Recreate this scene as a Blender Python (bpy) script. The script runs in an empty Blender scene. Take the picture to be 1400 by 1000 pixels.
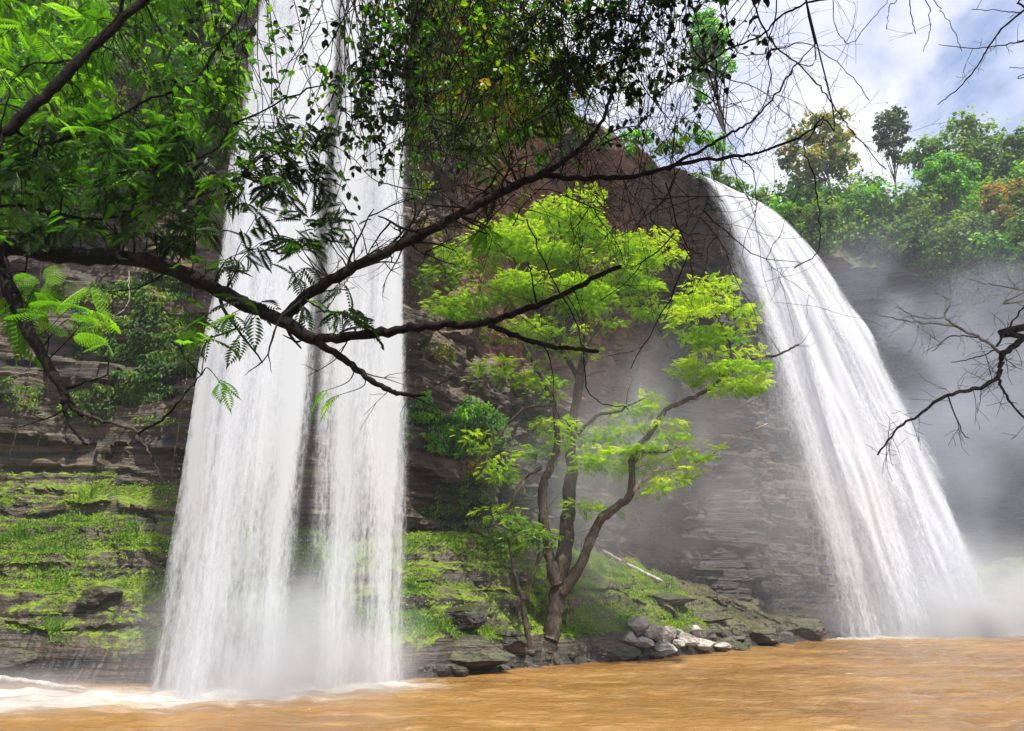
import bpy, math, random
import numpy as np
from mathutils import Vector
from mathutils.bvhtree import BVHTree

# ------------------------------------------------------------------ camera, sky, sun, exposure
SC = bpy.context.scene
COL = SC.collection
CAM_H, PITCH, FPX = 2.0, math.radians(19.0), 935.0
cam_d = bpy.data.cameras.new("camera"); cam = bpy.data.objects.new("camera", cam_d); COL.objects.link(cam)
cam.location = (0, 0, CAM_H); cam.rotation_euler = (math.radians(90) + PITCH, 0, 0)
cam_d.sensor_width = 36.0; cam_d.lens = FPX / 1400 * 36; cam_d.clip_start = 0.05; cam_d.clip_end = 3000
SC.camera = cam

SUN_EL, SUN_AZ = math.radians(62), math.radians(145)      # azimuth from +Y towards +X
sun_dir = Vector((math.sin(SUN_AZ) * math.cos(SUN_EL), math.cos(SUN_AZ) * math.cos(SUN_EL), math.sin(SUN_EL)))
sl = bpy.data.lights.new("sun", 'SUN'); sl.energy = 5.0; sl.angle = math.radians(0.5); sl.color = (1.0, 0.95, 0.84)
so = bpy.data.objects.new("sun", sl); COL.objects.link(so); so.rotation_euler = sun_dir.to_track_quat('Z', 'Y').to_euler()

SC.view_settings.view_transform = 'Standard'; SC.view_settings.look = 'None'
SC.view_settings.exposure = 0.75; SC.view_settings.gamma = 1.0; SC.view_settings.use_curve_mapping = False
cy = SC.cycles
cy.max_bounces = 6; cy.diffuse_bounces = 3; cy.glossy_bounces = 2; cy.transmission_bounces = 4
cy.transparent_max_bounces = 40; cy.volume_bounces = 1; cy.use_denoising = True
cy.volume_step_rate = 1.0; cy.volume_max_steps = 128
cy.sample_clamp_indirect = 6

# ------------------------------------------------------------------ node helper
class NT:
    def __init__(s, tree): s.t = tree; s.n = tree.nodes; s.l = tree.links
    def node(s, typ, ins=None, **props):
        n = s.n.new(typ)
        for k, v in props.items(): setattr(n, k, v)
        for k, v in (ins or {}).items(): s.set(n, k, v)
        return n
    def set(s, n, k, v):
        sock = n.inputs[k]
        if isinstance(v, bpy.types.NodeSocket): s.l.new(v, sock)
        elif isinstance(v, bpy.types.Node): s.l.new(v.outputs[0], sock)
        else:
            if isinstance(v, tuple) and len(v) == 3 and sock.type == 'RGBA': v = v + (1,)
            sock.default_value = v
    def math(s, op, a, b=0.0, clamp=False):
        return s.node('ShaderNodeMath', {0: a, 1: b}, operation=op, use_clamp=clamp).outputs[0]
    def mr(s, v, a, b, c=0.0, d=1.0, smooth=True):
        return s.node('ShaderNodeMapRange', {0: v, 1: a, 2: b, 3: c, 4: d}, interpolation_type='SMOOTHSTEP' if smooth else 'LINEAR').outputs[0]
    def noise(s, vec, scale, detail=4, rough=0.55, dist=0.0):
        return s.node('ShaderNodeTexNoise', {'Vector': vec, 'Scale': scale, 'Detail': detail, 'Roughness': rough, 'Distortion': dist}).outputs[0]
    def mapv(s, vec, scale=(1, 1, 1), loc=(0, 0, 0)):
        return s.node('ShaderNodeMapping', {'Vector': vec, 'Scale': scale, 'Location': loc}).outputs[0]
    def mix(s, f, a, b, blend='MIX'):
        n = s.n.new('ShaderNodeMix'); n.data_type = 'RGBA'; n.blend_type = blend
        for i, v in ((0, f), (6, a), (7, b)):
            if isinstance(v, bpy.types.NodeSocket): s.l.new(v, n.inputs[i])
            else: n.inputs[i].default_value = v if not isinstance(v, tuple) or len(v) == 4 else v + (1,)
        return n.outputs[2]
    def attr(s, name, out='Fac'): return s.node('ShaderNodeAttribute', attribute_name=name).outputs[out]
    def bump(s, h, strength=0.5, dist=0.1): return s.node('ShaderNodeBump', {'Height': h, 'Strength': strength, 'Distance': dist}).outputs[0]

def new_mat(name):
    m = bpy.data.materials.new(name); m.use_nodes = True; m.node_tree.nodes.clear()
    nt = NT(m.node_tree); nt.out = nt.node('ShaderNodeOutputMaterial'); nt.m = m
    return m, nt

W = bpy.data.worlds.new("World"); SC.world = W; W.use_nodes = True
w = NT(W.node_tree); w.n.clear()
sky = w.node('ShaderNodeTexSky', sky_type='NISHITA', sun_disc=False)
sky.sun_elevation = SUN_EL; sky.sun_rotation = SUN_AZ; sky.altitude = 300; sky.dust_density = 0.6; sky.ozone_density = 2.0
tc = w.node('ShaderNodeTexCoord').outputs['Generated']
cn = w.noise(w.mapv(tc, (1.6, 1.6, 2.6), (2.65, 0.4, 0.0)), 1.9, 7, 0.58, 0.35)
cmask = w.mr(cn, 0.30, 0.50)
cshade = w.noise(w.mapv(tc, (1.5, 1.5, 2.2), (5.1, 1.3, 0.7)), 2.4, 5, 0.5, 0.2)
ccol = w.mix(w.mr(cshade, 0.35, 0.68), (0.50, 0.55, 0.76), (0.92, 0.92, 0.96))
bg_sky = w.node('ShaderNodeBackground', {'Color': sky.outputs[0], 'Strength': 0.13})
bg_cl = w.node('ShaderNodeBackground', {'Color': ccol, 'Strength': 0.80})
mx = w.node('ShaderNodeMixShader', {0: cmask, 1: bg_sky, 2: bg_cl})
w.node('ShaderNodeOutputWorld', {'Surface': mx})

# ------------------------------------------------------------------ helpers
def ray(px, py):
    u, v = (px - 700) / FPX, -(py - 500) / FPX
    c, s = math.cos(PITCH), math.sin(PITCH)
    return np.array((u, c - v * s, s + v * c))
def at(px, py, Y):
    """the point of the place seen at a photo pixel, at distance Y in front of the lens"""
    d = ray(px, py); t = Y / d[1]
    return np.array((d[0] * t, Y, CAM_H + d[2] * t))
def ats(pts, Y0, Y1=None):
    n = len(pts); Y1 = Y0 if Y1 is None else Y1
    return [at(p[0], p[1], Y0 + (Y1 - Y0) * i / max(1, n - 1)) for i, p in enumerate(pts)]

def _h(ix, iy, iz, seed):
    h = (ix.astype(np.int64) * 374761393 + iy.astype(np.int64) * 668265263 + iz.astype(np.int64) * 1274126177 + seed * 974634777) & 0xffffffff
    h = ((h ^ (h >> 13)) * 1274126177) & 0xffffffff
    h = ((h ^ (h >> 16)) * 2246822519) & 0xffffffff
    return ((h ^ (h >> 15)) & 0xffffff) / float(0xffffff) * 2 - 1
def vn(x, y, z, seed=0):
    x, y, z = np.broadcast_arrays(np.asarray(x, float), np.asarray(y, float), np.asarray(z, float))
    fx, fy, fz = np.floor(x), np.floor(y), np.floor(z)
    tx, ty, tz = x - fx, y - fy, z - fz
    tx, ty, tz = (t * t * t * (t * (t * 6 - 15) + 10) for t in (tx, ty, tz))
    r = 0
    for i in (0, 1):
        for j in (0, 1):
            for k in (0, 1):
                wgt = (tx if i else 1 - tx) * (ty if j else 1 - ty) * (tz if k else 1 - tz)
                r = r + wgt * _h(fx + i, fy + j, fz + k, seed)
    return r
def fbm(x, y, z, oct=4, seed=0, g=0.5):
    a, r, f, tot = 1.0, 0, 1.0, 0
    for o in range(oct):
        r = r + a * vn(x * f, y * f, z * f, seed + o * 17); tot += a; a *= g; f *= 2.03
    return r / tot
def sstep(a, b, x):
    t = np.clip((x - a) / (b - a), 0, 1); return t * t * (3 - 2 * t)

def link(o, parent=None):
    COL.objects.link(o)
    if parent is not None: o.parent = parent
    return o
def mk(name, V, F, mat, parent=None, smooth=True, attrs=None, vattrs=None):
    """one mesh object from numpy arrays; F is (n,k) or a list of such arrays"""
    Fs = F if isinstance(F, list) else [F]
    Fs = [np.asarray(f, np.int32) for f in Fs if len(f)]
    V = np.asarray(V, np.float32)
    me = bpy.data.meshes.new(name)
    me.vertices.add(len(V)); me.vertices.foreach_set('co', V.ravel())
    loops = np.concatenate([f.ravel() for f in Fs]); sizes = np.concatenate([np.full(len(f), f.shape[1], np.int32) for f in Fs])
    starts = np.concatenate([[0], np.cumsum(sizes)[:-1]]).astype(np.int32)
    me.loops.add(len(loops)); me.loops.foreach_set('vertex_index', loops)
    me.polygons.add(len(sizes)); me.polygons.foreach_set('loop_start', starts)
    me.polygons.foreach_set('use_smooth', np.full(len(sizes), smooth))
    for k, a in (attrs or {}).items():
        at_ = me.attributes.new(k, 'FLOAT', 'POINT'); at_.data.foreach_set('value', np.asarray(a, np.float32).ravel())
    for k, a in (vattrs or {}).items():
        at_ = me.attributes.new(k, 'FLOAT_VECTOR', 'POINT'); at_.data.foreach_set('vector', np.asarray(a, np.float32).ravel())
    me.update(calc_edges=True); me.validate()
    for m in (mat if isinstance(mat, (list, tuple)) else [mat]): me.materials.append(m)
    return link(bpy.data.objects.new(name, me), parent)
def grid_faces(nu, nv):
    i = np.arange(nu - 1)[:, None] * nv + np.arange(nv - 1)[None, :]
    i = i.ravel(); return np.stack([i, i + nv, i + nv + 1, i + 1], 1)
def tag(o, label=None, cat=None, group=None, kind=None):
    for k, v in (('label', label), ('category', cat), ('group', group), ('kind', kind)):
        if v: o[k] = v
    return o
def empty(name, loc=(0, 0, 0)):
    o = bpy.data.objects.new(name, None); o.location = loc; o.empty_display_size = 0.2
    return link(o)
def catmull(P, n=None, ts=None):
    P = np.asarray(P, float); m = len(P)
    E = np.vstack([2 * P[0] - P[1], P, 2 * P[-1] - P[-2]])
    ts = np.linspace(0, m - 1, n) if ts is None else np.asarray(ts)
    i = np.clip(np.floor(ts).astype(int), 0, m - 2); t = (ts - i)[:, None]
    a, b, c, d = E[i], E[i + 1], E[i + 2], E[i + 3]
    return 0.5 * (2 * b + (c - a) * t + (2 * a - 5 * b + 4 * c - d) * t ** 2 + (3 * b - a - 3 * c + d) * t ** 3)

class Tubes:
    """collects tapered tubes (limbs, twigs, vines) into one mesh"""
    def __init__(s): s.V = []; s.F = []; s.n = 0
    def add(s, pts, r0, r1, sides=6, seg=None, wob=0.0, rng=None, smooth=True, rpow=1.0):
        pts = np.asarray(pts, float)
        seg = seg or max(4, 4 * (len(pts) - 1))
        c = catmull(pts, seg + 1) if smooth and len(pts) > 2 else np.array([pts[0] + (pts[-1] - pts[0]) * t for t in np.linspace(0, 1, seg + 1)])
        if wob and rng is not None:
            nz = rng.normal(0, wob, c.shape); nz[0] = 0; c = c + nz
        T = np.gradient(c, axis=0); T /= np.linalg.norm(T, axis=1)[:, None] + 1e-9
        ref = np.array((0.31, 0.17, 0.93)); 
        A = np.cross(T, ref); A /= np.linalg.norm(A, axis=1)[:, None] + 1e-6
        B = np.cross(T, A)
        rr = r0 + (r1 - r0) * np.linspace(0, 1, seg + 1) ** rpow
        if wob and rng is not None: rr = rr * (1 + rng.uniform(-.12, .12, seg + 1))
        ang = np.linspace(0, 2 * math.pi, sides, endpoint=False)
        c = np.vstack([c, c[-1:] + T[-1:] * rr[-1] * .6]); A = np.vstack([A, A[-1:]]); B = np.vstack([B, B[-1:]]); rr = np.append(rr, rr[-1] * .05); seg += 1; cc = c[:-1]
        ring = c[:, None, :] + rr[:, None, None] * (np.cos(ang)[None, :, None] * A[:, None, :] + np.sin(ang)[None, :, None] * B[:, None, :])
        s.V.append(ring.reshape(-1, 3))
        i = np.arange(seg)[:, None] * sides; j = np.arange(sides)[None, :]; k = (j + 1) % sides
        f = np.stack([i + j, i + k, i + sides + k, i + sides + j], -1).reshape(-1, 4) + s.n
        s.F.append(f); s.n += ring.shape[0] * ring.shape[1]
        return cc
    def build(s, name, mat, parent=None):
        if not s.V: return None
        return mk(name, np.concatenate(s.V), np.concatenate(s.F), mat, parent)

def scatter(tv, tf, pos, Mx, scale):
    """copies of a template (verts tv, faces tf) at pos with 3x3 frames Mx and scale -> V, F, index of copy per vertex"""
    n, k = len(pos), len(tv)
    V = np.einsum('nij,kj->nki', Mx, tv) * np.asarray(scale).reshape(-1, 1, 1) + pos[:, None, :]
    F = (tf[None] + (np.arange(n) * k)[:, None, None]).reshape(-1, tf.shape[1])
    return V.reshape(-1, 3), F, np.repeat(np.arange(n), k)
def frames(fwd, up):
    """frames whose columns are side, forward, up"""
    f = fwd / (np.linalg.norm(fwd, axis=1)[:, None] + 1e-9)
    s = np.cross(f, up); s /= np.linalg.norm(s, axis=1)[:, None] + 1e-9
    u = np.cross(s, f)
    return np.stack([s, f, u], 2)
# ------------------------------------------------------------------ materials of the setting
def rock_mat(name, moss_lo, moss_hi, dark=1.0, moss_col=((0.06, 0.115, 0.008), (0.16, 0.21, 0.014)), wet=0.0):
    m, n = new_mat(name)
    geo = n.node('ShaderNodeNewGeometry'); pos = geo.outputs['Position']
    big = n.noise(pos, 0.16, 4, 0.6)
    st = n.noise(n.mapv(pos, (0.12, 0.12, 2.6)), 1.0, 6, 0.62, 0.5)
    st2 = n.noise(n.mapv(pos, (0.5, 0.5, 9.0)), 1.0, 4, 0.6, 0.3)
    fine = n.noise(pos, 5.0, 6, 0.65)
    c = n.mix(n.mr(st, 0.34, 0.66), (0.014, 0.011, 0.009), (0.125, 0.092, 0.060))
    c = n.mix(n.math('MULTIPLY', n.mr(big, 0.52, 0.68), n.mr(st2, 0.40, 0.62)), c, (0.20, 0.115, 0.062))
    c = n.mix(n.mr(st2, 0.60, 0.35, 0, 0.6), c, (0.018, 0.016, 0.015))
    c = n.mix(n.mr(fine, 0.52, 0.75, 0, 0.35), c, (0.16, 0.14, 0.115))
    damp_shade = n.attr('wet'); c = n.mix(damp_shade, c, n.mix(1.0, c, (.36, .40, .50), 'MULTIPLY'))  # damp on bank and stones; on the cliff also painted shade
    red = n.attr('red'); c = n.mix(n.math('MULTIPLY', red, n.mr(fine, 0.2, 0.6, 0.35, 1.0)), c, (0.33, 0.155, 0.105))
    nz = n.node('ShaderNodeSeparateXYZ', {0: geo.outputs['Normal']}).outputs[2]
    mn = n.noise(pos, 0.9, 5, 0.65); mn2 = n.noise(pos, 7.0, 4, 0.6)
    mm = n.math('ADD', nz, n.math('MULTIPLY', n.math('SUBTRACT', mn, 0.5), 1.5))
    mm = n.math('ADD', mm, n.math('MULTIPLY', n.math('SUBTRACT', mn2, 0.5), 0.7))
    mask = n.math('MULTIPLY', n.mr(mm, moss_lo, moss_hi), n.attr('moss'))
    mc = n.mix(n.mr(mn2, 0.35, 0.65), moss_col[0], moss_col[1])
    c = n.mix(mask, c, mc)
    b1 = n.math('ADD', n.math('MULTIPLY', st2, 0.8), n.math('MULTIPLY', fine, 0.5))
    b1 = n.math('ADD', b1, n.math('MULTIPLY', n.math('MULTIPLY', mask, mn2), 0.6))
    rough = n.mr(mask, 0, 1, 0.62 - wet, 0.95)
    p = n.node('ShaderNodeBsdfPrincipled', {'Base Color': c, 'Roughness': rough, 'Normal': n.bump(b1, 0.9, 0.16)})
    n.set(n.out, 'Surface', p)
    return m
M_CLIFF = rock_mat('layered_rock', 0.75, 1.05)
M_BANK = rock_mat('mossy_rock', 0.42, 0.72, wet=0.2)

# ------------------------------------------------------------------ the cliff amphitheatre: foot, middle, rim, rim height, back direction, rise behind the rim
CL = np.array([
 # fx   fy    mx    my    rx    ry   rz   bx    by  rise red moss
 (-40, 6.0, -40,  6.0, -40,  6.0, 29, -1.0, 0.3, 10, 0, .4),
 (-31, 19., -31, 19.5, -31, 18.0, 30, -.6, 0.8, 10, 0, .5),
 (-21, 22.5,-21, 23.2, -21, 22.0, 31, -.1, 1.0, 10, 0, .6),
 (-13, 23.2,-13, 24.0, -12.5,22.2,31, -.1, 1.0, 8, 0, .6),
 (-9,  23.8, -9, 24.4, -9,  21.3, 31,  0., 1.0, 3, .1, .5),
 (-4,  25.0, -4, 25.6, -4.2,21.8, 31,  0., 1.0, 3, .2, .3),
 (-1.2,27.4, -1.5, 29.0, -2.0,25.0, 30, -.2, 1.0, 7, .8, .3),
 (1.6, 33.0, 0.4,35.2,   0.4,28.6, 29.4,-.4, 0.9, 6, .7, .3),
 (4.6, 39.5, 3.2,42.6,   4.2,33.8, 29.6,-.5, 0.9, 3, .6, .3),
 (9.2, 45.5, 8.2,49.0,  9.0,38.2, 29.8,-.6, 0.8, 1.6, .5, .3),
 (13.0,49.0,12.4,52.0, 12.9,40.6, 29.9,-.7, 0.75,1.2, .05, .2),
 (16.0,51.5,16.3,53.5, 15.6,42.2, 29.8,-.6, 0.8, 1.4, .1, .2),
 (19.0,54.0,19.5,54.5, 18.2,48.0, 31.5,-.35,0.95,6, 0, .6),
 (23.0,60.5,23.0,62.0, 22.0,56.0, 33.5, -.05,1.0, 12, 0, .6),
 (31.0,63.5,31.0,65.0, 30.5,60.0, 34.0, .2, 1.0, 14, 0, .6),
 (41.0,60.5,42.0,62.0, 41.0,58.0, 31.0, .5, 0.9, 15, 0, .6),
 (48.5,51.0,50.0,52.0, 49.0,50.0, 29.0, .8, 0.6, 12, 0, .6),
 (54.0,36.0,55.0,36.0, 57.0,36.0, 27.0, 1., 0.2, 6, 0, .6)])
def interp(C, us): return catmull(C, ts=us)
def arc_us(C, cols, step):
    us = np.linspace(0, len(C) - 1, 4000); p = catmull(C[:, cols], ts=us)
    L = np.concatenate([[0], np.cumsum(np.linalg.norm(np.diff(p, axis=0), axis=1))])
    return np.interp(np.linspace(0, L[-1], int(L[-1] / step)), L, us)
def strata(x, y, z, seed=0):
    zz = z + 0.55 * fbm(x * .11, y * .11, z * .05, 3, seed) + 0.03 * x
    r = 0
    for th, amp, sd in ((2.3, .75, 1), (.85, .50, 2), (.31, .22, 3)):
        q = zz / th + 0.25 * vn(x * .5, y * .5, z * .5, seed + sd); k = np.floor(q); f = q - k
        h0 = .5 + .5 * _h(k, k * 0, k * 0, seed + sd); h1 = .5 + .5 * _h(k + 1, k * 0, k * 0, seed + sd)
        brk = .65 + .55 * vn(x * .45 / th, y * .45 / th, k * 3.1, seed + sd + 7)
        r = r + amp * brk * (h0 + (h1 - h0) * sstep(.78, 1.0, f))
        if th > .5:                                         # blocks broken along the bed
            bw = (x * .83 + y * .56) / (th * 1.5) + 9 * h0 + .25 * vn(x, y, z, seed + sd + 40); r = r + .26 * th ** .7 * _h(np.floor(bw), k, k * 0, seed + sd + 50) * sstep(.0, .06, bw - np.floor(bw))
    r = r + .16 * fbm(x * 1.3, y * 1.3, z * 2.2, 4, seed + 31)
    r = r + .9 * fbm(x * .13, y * .13, z * .12, 3, seed + 77)
    # vertical joints
    r = r - .16 * sstep(.80, .97, 1 - np.abs(vn(x * .35 + .3 * vn(x, y, z, 4), y * .35, z * .22, seed + 91)) * 2.2) 
    return r
def build_cliff(step, nv, nh):
    us = arc_us(CL, [4, 5], step); nu = len(us); A = interp(CL, us)
    v = np.linspace(0, 1, nv)[None, :]
    L0, L1, L2 = (1 - v) * (1 - 2 * v), 4 * v * (1 - v), v * (2 * v - 1)
    x = A[:, 0:1] * L0 + A[:, 2:3] * L1 + A[:, 4:5] * L2; y = A[:, 1:2] * L0 + A[:, 3:4] * L1 + A[:, 5:6] * L2
    z = -1 + v * (A[:, 6:7] + 1)
    z = z + sstep(.86, 1, v) * .7 * fbm(x * .35, y * .35, 0, 3, 5)
    tx, ty = np.gradient(A[:, 4]), np.gradient(A[:, 5]); k = 61 if step < .2 else 15
    ker = np.hanning(k + 2)[1:-1]; ker /= ker.sum(); pad = k // 2
    tx = np.convolve(np.pad(tx, pad, 'edge'), ker, 'valid'); ty = np.convolve(np.pad(ty, pad, 'edge'), ker, 'valid')
    l = np.hypot(tx, ty); ox, oy = (ty / l)[:, None], (-tx / l)[:, None]
    d = strata(x, y, z)
    d = (d - .9) * (1 - .3 * sstep(.92, 1, v)) * (1 + .5 * sstep(5.5, 7.5, us)[:, None] * sstep(11.5, 10.0, us)[:, None])
    X, Y, Z = x + ox * d, y + oy * d, z
    # ground behind the rim
    t = np.linspace(0, 1, nh + 1)[1:][None, :]; dd = 70 * t ** 2.2
    bl = np.hypot(A[:, 7], A[:, 8]); bx, by = (A[:, 7] / bl)[:, None], (A[:, 8] / bl)[:, None]
    hx, hy = X[:, -1:] + bx * dd, Y[:, -1:] + by * dd
    hz = Z[:, -1:] + A[:, 9:10] * (1 - np.exp(-dd / 9)) + .10 * dd + np.minimum(dd, 2) * .5 * fbm(hx * .4, hy * .4, 0, 4, 9) + .02 * dd * fbm(hx * .08, hy * .08, 0, 3, 12)
    wall = (X, Y, Z, np.repeat(A[:, 10:11], nv, 1), np.repeat(A[:, 11:12], nv, 1))
    return nu, wall, (np.concatenate([X[:, -1:], hx], 1), np.concatenate([Y[:, -1:], hy], 1), np.concatenate([Z[:, -1:], hz], 1), A)
NV = 330
nu, (X, Y, Z, RED, MOS), (HX, HY, HZ, AA) = build_cliff(0.11, NV, 60)
red = RED * sstep(12, 17, Z) * sstep(-.25, .25, fbm(X * .22, Y * .22, Z * .35, 3, 41) + .25 * RED)
US_ = arc_us(CL, [4, 5], .11)[:, None] + 0 * Z
WET_SHADE = sstep(6.6, 8.2, US_ + .5 * fbm(X * .2, Y * .2, Z * .1, 3, 88)) * (1 - .6 * sstep(15.5, 16.5, US_)) * sstep(27.5, 21, Z) * sstep(.3, -.3, fbm(X * .15, Y * .15, Z * .05, 2, 89) - .35)  # centre and far wall painted darker: spray damp plus shade
cliff_V = np.stack([X, Y, Z], -1)
cliff = mk('cliff', cliff_V.reshape(-1, 3), grid_faces(nu, NV), M_CLIFF, smooth=False, attrs={'red': red, 'moss': MOS, 'wet': WET_SHADE})
tag(cliff, 'curved dark layered rock cliff around the pool', 'cliff', kind='structure')

def hill_mat():
    m, n = new_mat('hill_ground')
    pos = n.node('ShaderNodeNewGeometry').outputs['Position']
    a = n.noise(pos, 0.8, 5, .6); b = n.noise(pos, 4, 5, .6)
    c = n.mix(n.mr(a, .35, .65), (0.05, 0.07, 0.018), (0.10, 0.085, 0.05))
    c = n.mix(n.math('MULTIPLY', n.attr('bare'), n.mr(b, .25, .6, .6, 1)), c, (0.52, 0.36, 0.27))
    n.set(n.out, 'Surface', n.node('ShaderNodeBsdfPrincipled', {'Base Color': c, 'Roughness': .9, 'Normal': n.bump(b, .7, .2)}))
    return m
M_HILL = hill_mat()
ui = np.linspace(0, 1, nu)
bare = np.repeat((sstep(5.2, 6.6, np.interp(np.arange(nu), np.arange(nu), arc_us(CL, [4, 5], .11)[:nu])) * sstep(12.2, 11.2, arc_us(CL, [4, 5], .11)[:nu]))[:, None], HX.shape[1], 1)
sk = slice(None, None, 3)
hill = mk('hill', np.stack([HX, HY, HZ], -1)[sk].reshape(-1, 3), grid_faces(HX[sk].shape[0], HX.shape[1]), M_HILL, attrs={'bare': bare[sk]})
tag(hill, 'overgrown hillside rising behind the rim of the cliff', 'hill', kind='structure')

# ------------------------------------------------------------------ the mossy bank at the cliff foot
BK = np.array([
 # sx    sy     ix    iy    H   moss
 (-38,  12.0, -36, 18.0, 6.0, .9),
 (-28,  18.6, -28, 23.0, 6.5, 1.0),
 (-20,  20.3, -20, 24.5, 6.6, 1.0),
 (-13.7,19.6, -13, 24.5, 6.5, 1.0),
 (-9.5, 18.9, -9.5,24.8, 6.0, 1.0),
 (-6.0, 19.6, -6.0,25.5, 4.2, .8),
 (-2.7, 20.2, -1.8,27.5, 5.0, 1.0),
 (1.3,  24.2,  1.8,32.0, 4.7, 1.0),
 (7.2,  29.0,  6.5,38.5, 4.0, .55),
 (12.0, 34.6, 11.0,45.0, 3.2, .22),
 (17.0, 40.0, 15.5,49.0, 2.0, .2),
 (24.0, 48.0, 22.0,59.0, 1.4, .1),
 (30.0, 52.5, 30.0,62.0, 2.6, .5),
 (35.0, 50.4, 40.0,59.5, 5.2, 1.0),
 (42.0, 43.0, 49.0,48.0, 6.0, .9),
 (48.0, 28.0, 57.0,30.0, 6.0, .9)])
def build_bank(step, nw):
    us = arc_us(BK, [0, 1], step); A = interp(BK, us); n = len(us)
    wv = np.linspace(-.18, 1.0, nw)[None, :]
    x = A[:, 0:1] + (A[:, 2:3] - A[:, 0:1]) * wv; y = A[:, 1:2] + (A[:, 3:4] - A[:, 1:2]) * wv
    j = .55 * fbm(x * .5, y * .5, 0, 4, 3); wj = np.clip(wv + j * .16 * sstep(-.1, .25, wv), -.2, 1.2)
    prof = np.where(wj < 0, wj * 3.0, .16 * sstep(0, .05, wj) + .84 * np.clip(wj, 0, 1) ** .85)
    z = A[:, 4:5] * prof
    z0 = z + .30 * fbm(x * .9, y * .9, 0, 4, 8) * sstep(-.05, .1, wv)
    zt = 0
    for th, wgt in ((1.05, .55), (.42, .45)):
        q = z0 / th + .35 * vn(x * .28, y * .28, 0, 23); k = np.floor(q); f = q - k
        zt = zt + wgt * (k + sstep(.45, .95, f) - .35 * vn(x * .28, y * .28, 0, 23)) * th
    z = np.where(wv < 0, z, .25 * z0 + .75 * zt)
    z = z + .07 * fbm(x * 3, y * 3, z * 3, 3, 15) 
    # push ledges out so that the risers overhang a little
    dx, dy = A[:, 0:1] - A[:, 2:3], A[:, 1:2] - A[:, 3:4]; l = np.hypot(dx, dy)
    o = .50 * (strata(x, y, z, 5) - .9) * sstep(0, .06, wv)
    return n, (x + dx / l * o, y + dy / l * o, z, np.repeat(A[:, 5:6], nw, 1))
NW = 130
nb, (BX, BY, BZ, BM) = build_bank(0.10, NW)
bmoss = BM * sstep(.5, 1.1, BZ + .5 * fbm(BX * .5, BY * .5, 0, 3, 60)) 
bank_V = np.stack([BX, BY, BZ], -1)
bank = mk('rocky_bank', bank_V.reshape(-1, 3), grid_faces(nb, NW), M_BANK, smooth=False, attrs={'moss': bmoss, 'red': BX * 0, 'wet': sstep(.9, .35, BZ) * .9})
tag(bank, 'terraced mossy rock bank along the foot of the cliff', 'bank', kind='structure')

# what the lens meets on the rock, for things that grow or lie there
def bvh_of(V3, s1, s2):
    g = V3[::s1, ::s2]; return BVHTree.FromPolygons(g.reshape(-1, 3).tolist(), grid_faces(g.shape[0], g.shape[1]).tolist())
T_CLIFF, T_BANK, T_HILL = bvh_of(cliff_V, 3, 3), bvh_of(bank_V, 2, 2), bvh_of(np.stack([HX, HY, HZ], -1), 6, 1)
def hit(px, py, trees=(T_CLIFF, T_BANK, T_HILL)):
    o = Vector((0, 0, CAM_H)); d = Vector(ray(px, py)).normalized(); best = None
    for t in trees:
        r = t.ray_cast(o, d)
        if r[0] is not None and (best is None or r[3] < best[2]):
            nrm = r[1] if r[1].dot(d) < 0 else -r[1]
            best = (np.array(r[0]), np.array(nrm), r[3])
    return best
def drop(x, y, trees=(T_BANK,), z=60):
    best = None
    for t in trees:
        r = t.ray_cast(Vector((x, y, z)), Vector((0, 0, -1)))
        if r[0] is not None and (best is None or r[0].z > best): best = r[0].z
    return best

# ------------------------------------------------------------------ water of the pool
FOAM = [(-8.5, 16.4, 2.2), (-6.5, 17.0, 2.2), (-4.6, 18.0, 1.7), (-3.3, 18.9, 1.3), (-11, 15.2, 1.8), (-13, 14.8, 1.6), (-11.5, 17.0, 1.3), (18.6, 41.3, 1.8), (23, 42.6, 2.8), (27, 43.9, 3.0), (31, 45.2, 3.0), (36, 46.8, 2.6), (40, 46, 2.4)]
def water_mat():
    m, n = new_mat('muddy_water')
    pos = n.node('ShaderNodeNewGeometry').outputs['Position']
    big = n.noise(n.mapv(pos, (.10, .22, 1)), 1.0, 4, .55, .4)
    mid = n.noise(n.mapv(pos, (.45, 1.3, 1)), 1.0, 5, .6, .6)
    c = n.mix(n.mr(big, .3, .7), (0.165, 0.080, 0.018), (0.285, 0.152, 0.043))
    c = n.mix(n.mr(mid, .45, .75, 0, .55), c, (0.42, 0.27, 0.125))
    fo = n.attr('foam')
    fn = n.noise(n.mapv(pos, (1.2, 2.6, 1)), 1.0, 6, .65, .6)
    fmask = n.mr(n.math('ADD', fo, n.math('MULTIPLY', n.math('SUBTRACT', fn, .5), 1.3)), .20, 1.15)
    sp = n.noise(n.mapv(pos, (1.6, 5.0, 1)), 1.0, 5, .7, .3)
    fleck = n.mr(n.math('ADD', sp, n.math('MULTIPLY', n.math('SUBTRACT', mid, .5), .35)), .66, .76, 0, .7)  # flecks of foam, and wave highlights put into the colour
    c = n.mix(n.math('MAXIMUM', fmask, fleck), c, (0.52, 0.50, 0.47))
    h = n.math('ADD', n.noise(n.mapv(pos, (1.6, 3.6, 1)), 1.0, 6, .62, .3), n.math('MULTIPLY', n.noise(n.mapv(pos, (5, 9, 1)), 1.0, 4, .6), .35))
    p = n.node('ShaderNodeBsdfPrincipled', {'Base Color': c, 'Roughness': n.math('MAXIMUM', n.mr(big, .35, .65, .06, .30), n.math('MULTIPLY', fmask, .8)), 'IOR': 1.33, 'Normal': n.bump(h, .9, .16)})
    n.set(n.out, 'Surface', p)
    return m
xs = np.concatenate([np.linspace(-70, -16.2, 70), np.linspace(-16, 46, 560), np.linspace(46.4, 90, 60)])
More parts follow.
